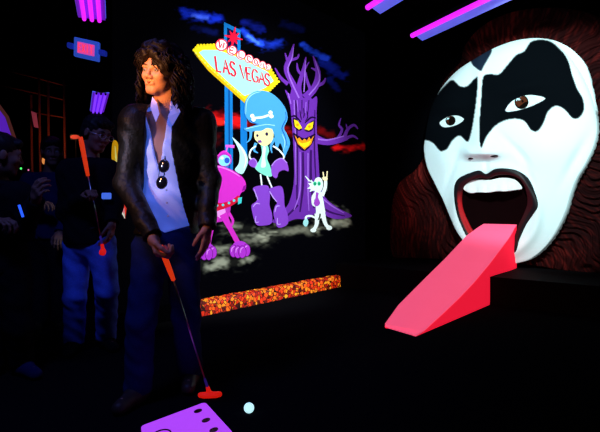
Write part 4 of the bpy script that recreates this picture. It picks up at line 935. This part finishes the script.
# exit sign with two side lamps
ex = empty('exit_sign', J(87, 49, 5.4)); tag(ex, 'lit exit sign with blue frame and pink letters hanging at upper left', 'sign')
EC = J(87, 49.5, 5.4); er = norm((1, -.18, -.26)); eu = norm((0.02, 0, 1)); en_ = norm(np.cross(er, eu)); ER = np.stack([er, -en_, eu], 1)
MB().box(EC, (.145, .02, .10), ER, bev=.006).build('housing', mat('glowing_blue_plastic_frame', '3a66e8', .5, .2, .45), ex)
MB().box(EC-ER[:, 1]*.019, (.10, .006, .058), ER, bev=.003).build('panel', mat('pink_lit_panel', 'e850b0', .5, .2, .7), ex)
tx = MB(); tm = mat('orange_red_letters', 'ff3a50', .5, .2, 1.0)
fy = -.028 if np.dot(ER[:, 1], (0, 1, 0)) > 0 else .028
if fy > 0: pass
for i, chh in enumerate('EXIT'):
    for stq in GLYPH[chh]:
        tx.tube([EC+ER@np.array([-.085+.045*i+.036*p[0], -.026, .042-.084*p[1]]) for p in stq], .0045, 6)
tx.build('lettering', tm, ex)
for s_ in (-1, 1): MB().box(EC+ER@np.array([s_*.185, 0, 0]), (.038, .03, .028), ER, bev=.008).build('side_lamp', mat('blue_side_lamp', '2038c0', .5, .2, .35), ex)
MB().tube([EC+eu*.1, (EC[0], EC[1], 3.6)], .006, 6).build('hanger', M_blackmetal, ex)

# metal rack with vertical posts in the far left
rk = empty('scaffold_rack', Mv(44, 300)*np.array([1, 1, 0])); tag(rk, 'tall dark metal rack catching orange light at the far left', 'rack')
rD = 6.2; M_rack = mat('copper_brown_metal', (.30, .07, .03), .45, .4, noise=.4)
for x, top in ((39, 78), (48, 82), (64, 80), (31, 95)): MB().tube([J(x+3, 205, rD)*np.array([1, 1, 0]), J(x, top, rD)], .014, 8).build('post', M_rack, rk, True)
for x0, y0, x1, y1 in ((-5, 84, 64, 100), (30, 112, 66, 118), (5, 70, 66, 86)): MB().tube([J(x0, y0, rD), J(x1, y1, rD)], .008, 6).build('rail', M_rack, rk, True)
nt_ = MB().prism([J(31, 111, 6.1), J(36, 113, 6.1), J(38, 128, 6.1), J(34, 127, 6.1)], (0, .012, 0)).build('hang_tag', mat('pink_card', 'b04860', .6, .2, .25)); tag(nt_, 'small pinkish card hanging on the dark rack', 'card')
# slanting violet banner at the left edge
bn = MB().prism([J(-4, 104, 6.5), J(6, 118, 6.5), J(18, 150, 6.5), J(18, 165, 6.5), J(12, 158, 6.5), J(-4, 128, 6.5)], (.0, .03, 0)).build('banner', mat('violet_cloth', '6a2ae0', .8, .1, .55)); 
tag(bn, 'slanting violet glowing banner at the left edge of the photo', 'banner')
MB().tube([J(-4, 102, 6.48), J(7, 117, 6.48), J(19, 152, 6.48), J(18, 165, 6.48)], .022, 6).build('trim_cord', mat('dim_orange_braid', (.35, .10, .09), .7, .1, .12), bn, True)
for nm, x, y, D, r, c, e, lb in (('indicator_light', 21, 168.5, 5, .012, '50ff70', 1.5, 'tiny green light beside the onlooker in navy'), ('indicator_light', 28.5, 170, 5, .010, 'ff80c0', .8, 'tiny pink light beside the green one'),
        ('wall_lamp', 44, 160.5, 5.6, .028, 'ff9a50', .7, 'small warm orange lamp behind the onlooker in navy'), ('wall_lamp', 75, 137, 6, .03, 'ff5a40', .45, 'small red and orange lamp left of the head of the player with glasses')):
    root = empty(nm, J(x, y, D)); tag(root, lb, 'lamp')
    sx = 1.8 if x == 75 else .8
    MB().ball(J(x, y, D), [r*sx, r*.6, r*(1.5 if x == 44 else .8)], 12).build('lens', mat('lens_'+c, c, .4, .2, e), root, True)
    MB().tube([J(x, y, D)+np.array([0, .03, -.01]), J(x, y, D)*np.array([1, 1, 0])+np.array([0, .03, 0])], .008, 6).build('stand', M_blackmetal, root)
    MB().box(J(x, y, D)+np.array([0, .025, 0]), (r*sx*1.1, .02, r*1.1), bev=.004).build('housing', M_blackmetal, root)

# ------------------------------------------------------------------ light
def spot(name, loc, tgt, col, power, size, blend=.5, rad=.12):
    l = bpy.data.lights.new(name, 'SPOT'); l.energy = power; l.color = col; l.spot_size = math.radians(size); l.spot_blend = blend; l.shadow_soft_size = rad
    o = bpy.data.objects.new(name, l); C.objects.link(o); o.location = loc; o.rotation_euler = (Vector(tgt)-Vector(loc)).to_track_quat('-Z', 'Y').to_euler(); return o
def area(name, loc, tgt, col, power, sx, sy):
    l = bpy.data.lights.new(name, 'AREA'); l.shape = 'RECTANGLE'; l.size = sx; l.size_y = sy; l.energy = power; l.color = col
    o = bpy.data.objects.new(name, l); C.objects.link(o); o.location = loc; o.rotation_euler = (Vector(tgt)-Vector(loc)).to_track_quat('-Z', 'Y').to_euler(); return o
spot('spot_on_face', (1.2, 3.0, 2.7), (2.6, 5.8, 1.75), (.80, 1, 1), 620, 48, .4)  # added unseen spot, brightens the giant face and its relief
spot('spot_on_mural', (1.7, 3.7, 2.45), (-.35, 5.3, 1.5), (.9, .97, 1), 380, 66, .5)  # added without a fixture to light up the mural paint
spot('warm_spot', (-2.0, .9, 2.1), (-.74, 2.65, 1.35), (1, .42, .15), 75, 34, .6, .08)
spot('warm_head_spot', (-1.45, .8, 1.66), (-.75, 2.62, 1.66), (1, .38, .12), 560, 9, .8, .05)  # second narrow warm spot, added just to lift the head
spot('cool_chest_spot', (-2.0, 1.0, 1.7), (-.74, 2.62, 1.22), (.50, .55, 1), 140, 12, .9, .05)  # added side light, stands in for the glow of the shirt
spot('violet_wash', (-1.4, 1.4, 3.3), (-1.2, 3.2, .4), (.14, .2, 1), 120, 75, .8, .3)
pl = bpy.data.lights.new('rack_fill_light', 'POINT'); pl.energy = 2; pl.color = (1, .35, .12); pl.shadow_soft_size = .04; po = bpy.data.objects.new('rack_fill_light', pl); C.objects.link(po); po.location = J(46, 130, 5.75)  # warm point light added to brighten the rack posts
w = bpy.data.worlds.new('world'); S.world = w; w.use_nodes = True; w.node_tree.nodes['Background'].inputs[0].default_value = (.1, .12, .3, 1); w.node_tree.nodes['Background'].inputs[1].default_value = .004

# ------------------------------------------------------------------ camera
cd = bpy.data.cameras.new('camera'); cam = bpy.data.objects.new('camera', cd); C.objects.link(cam)
cd.sensor_width = 36; cd.lens = 36*FPX/600; cd.shift_y = (HY-216)/600; cd.clip_start = .05
cam.location = (0, 0, CZ); cam.rotation_euler = (math.pi/2, 0, 0); S.camera = cam
S.view_settings.view_transform = 'Standard'; S.view_settings.look = 'None'; S.view_settings.exposure = 0; S.view_settings.gamma = 1; S.view_settings.use_curve_mapping = False
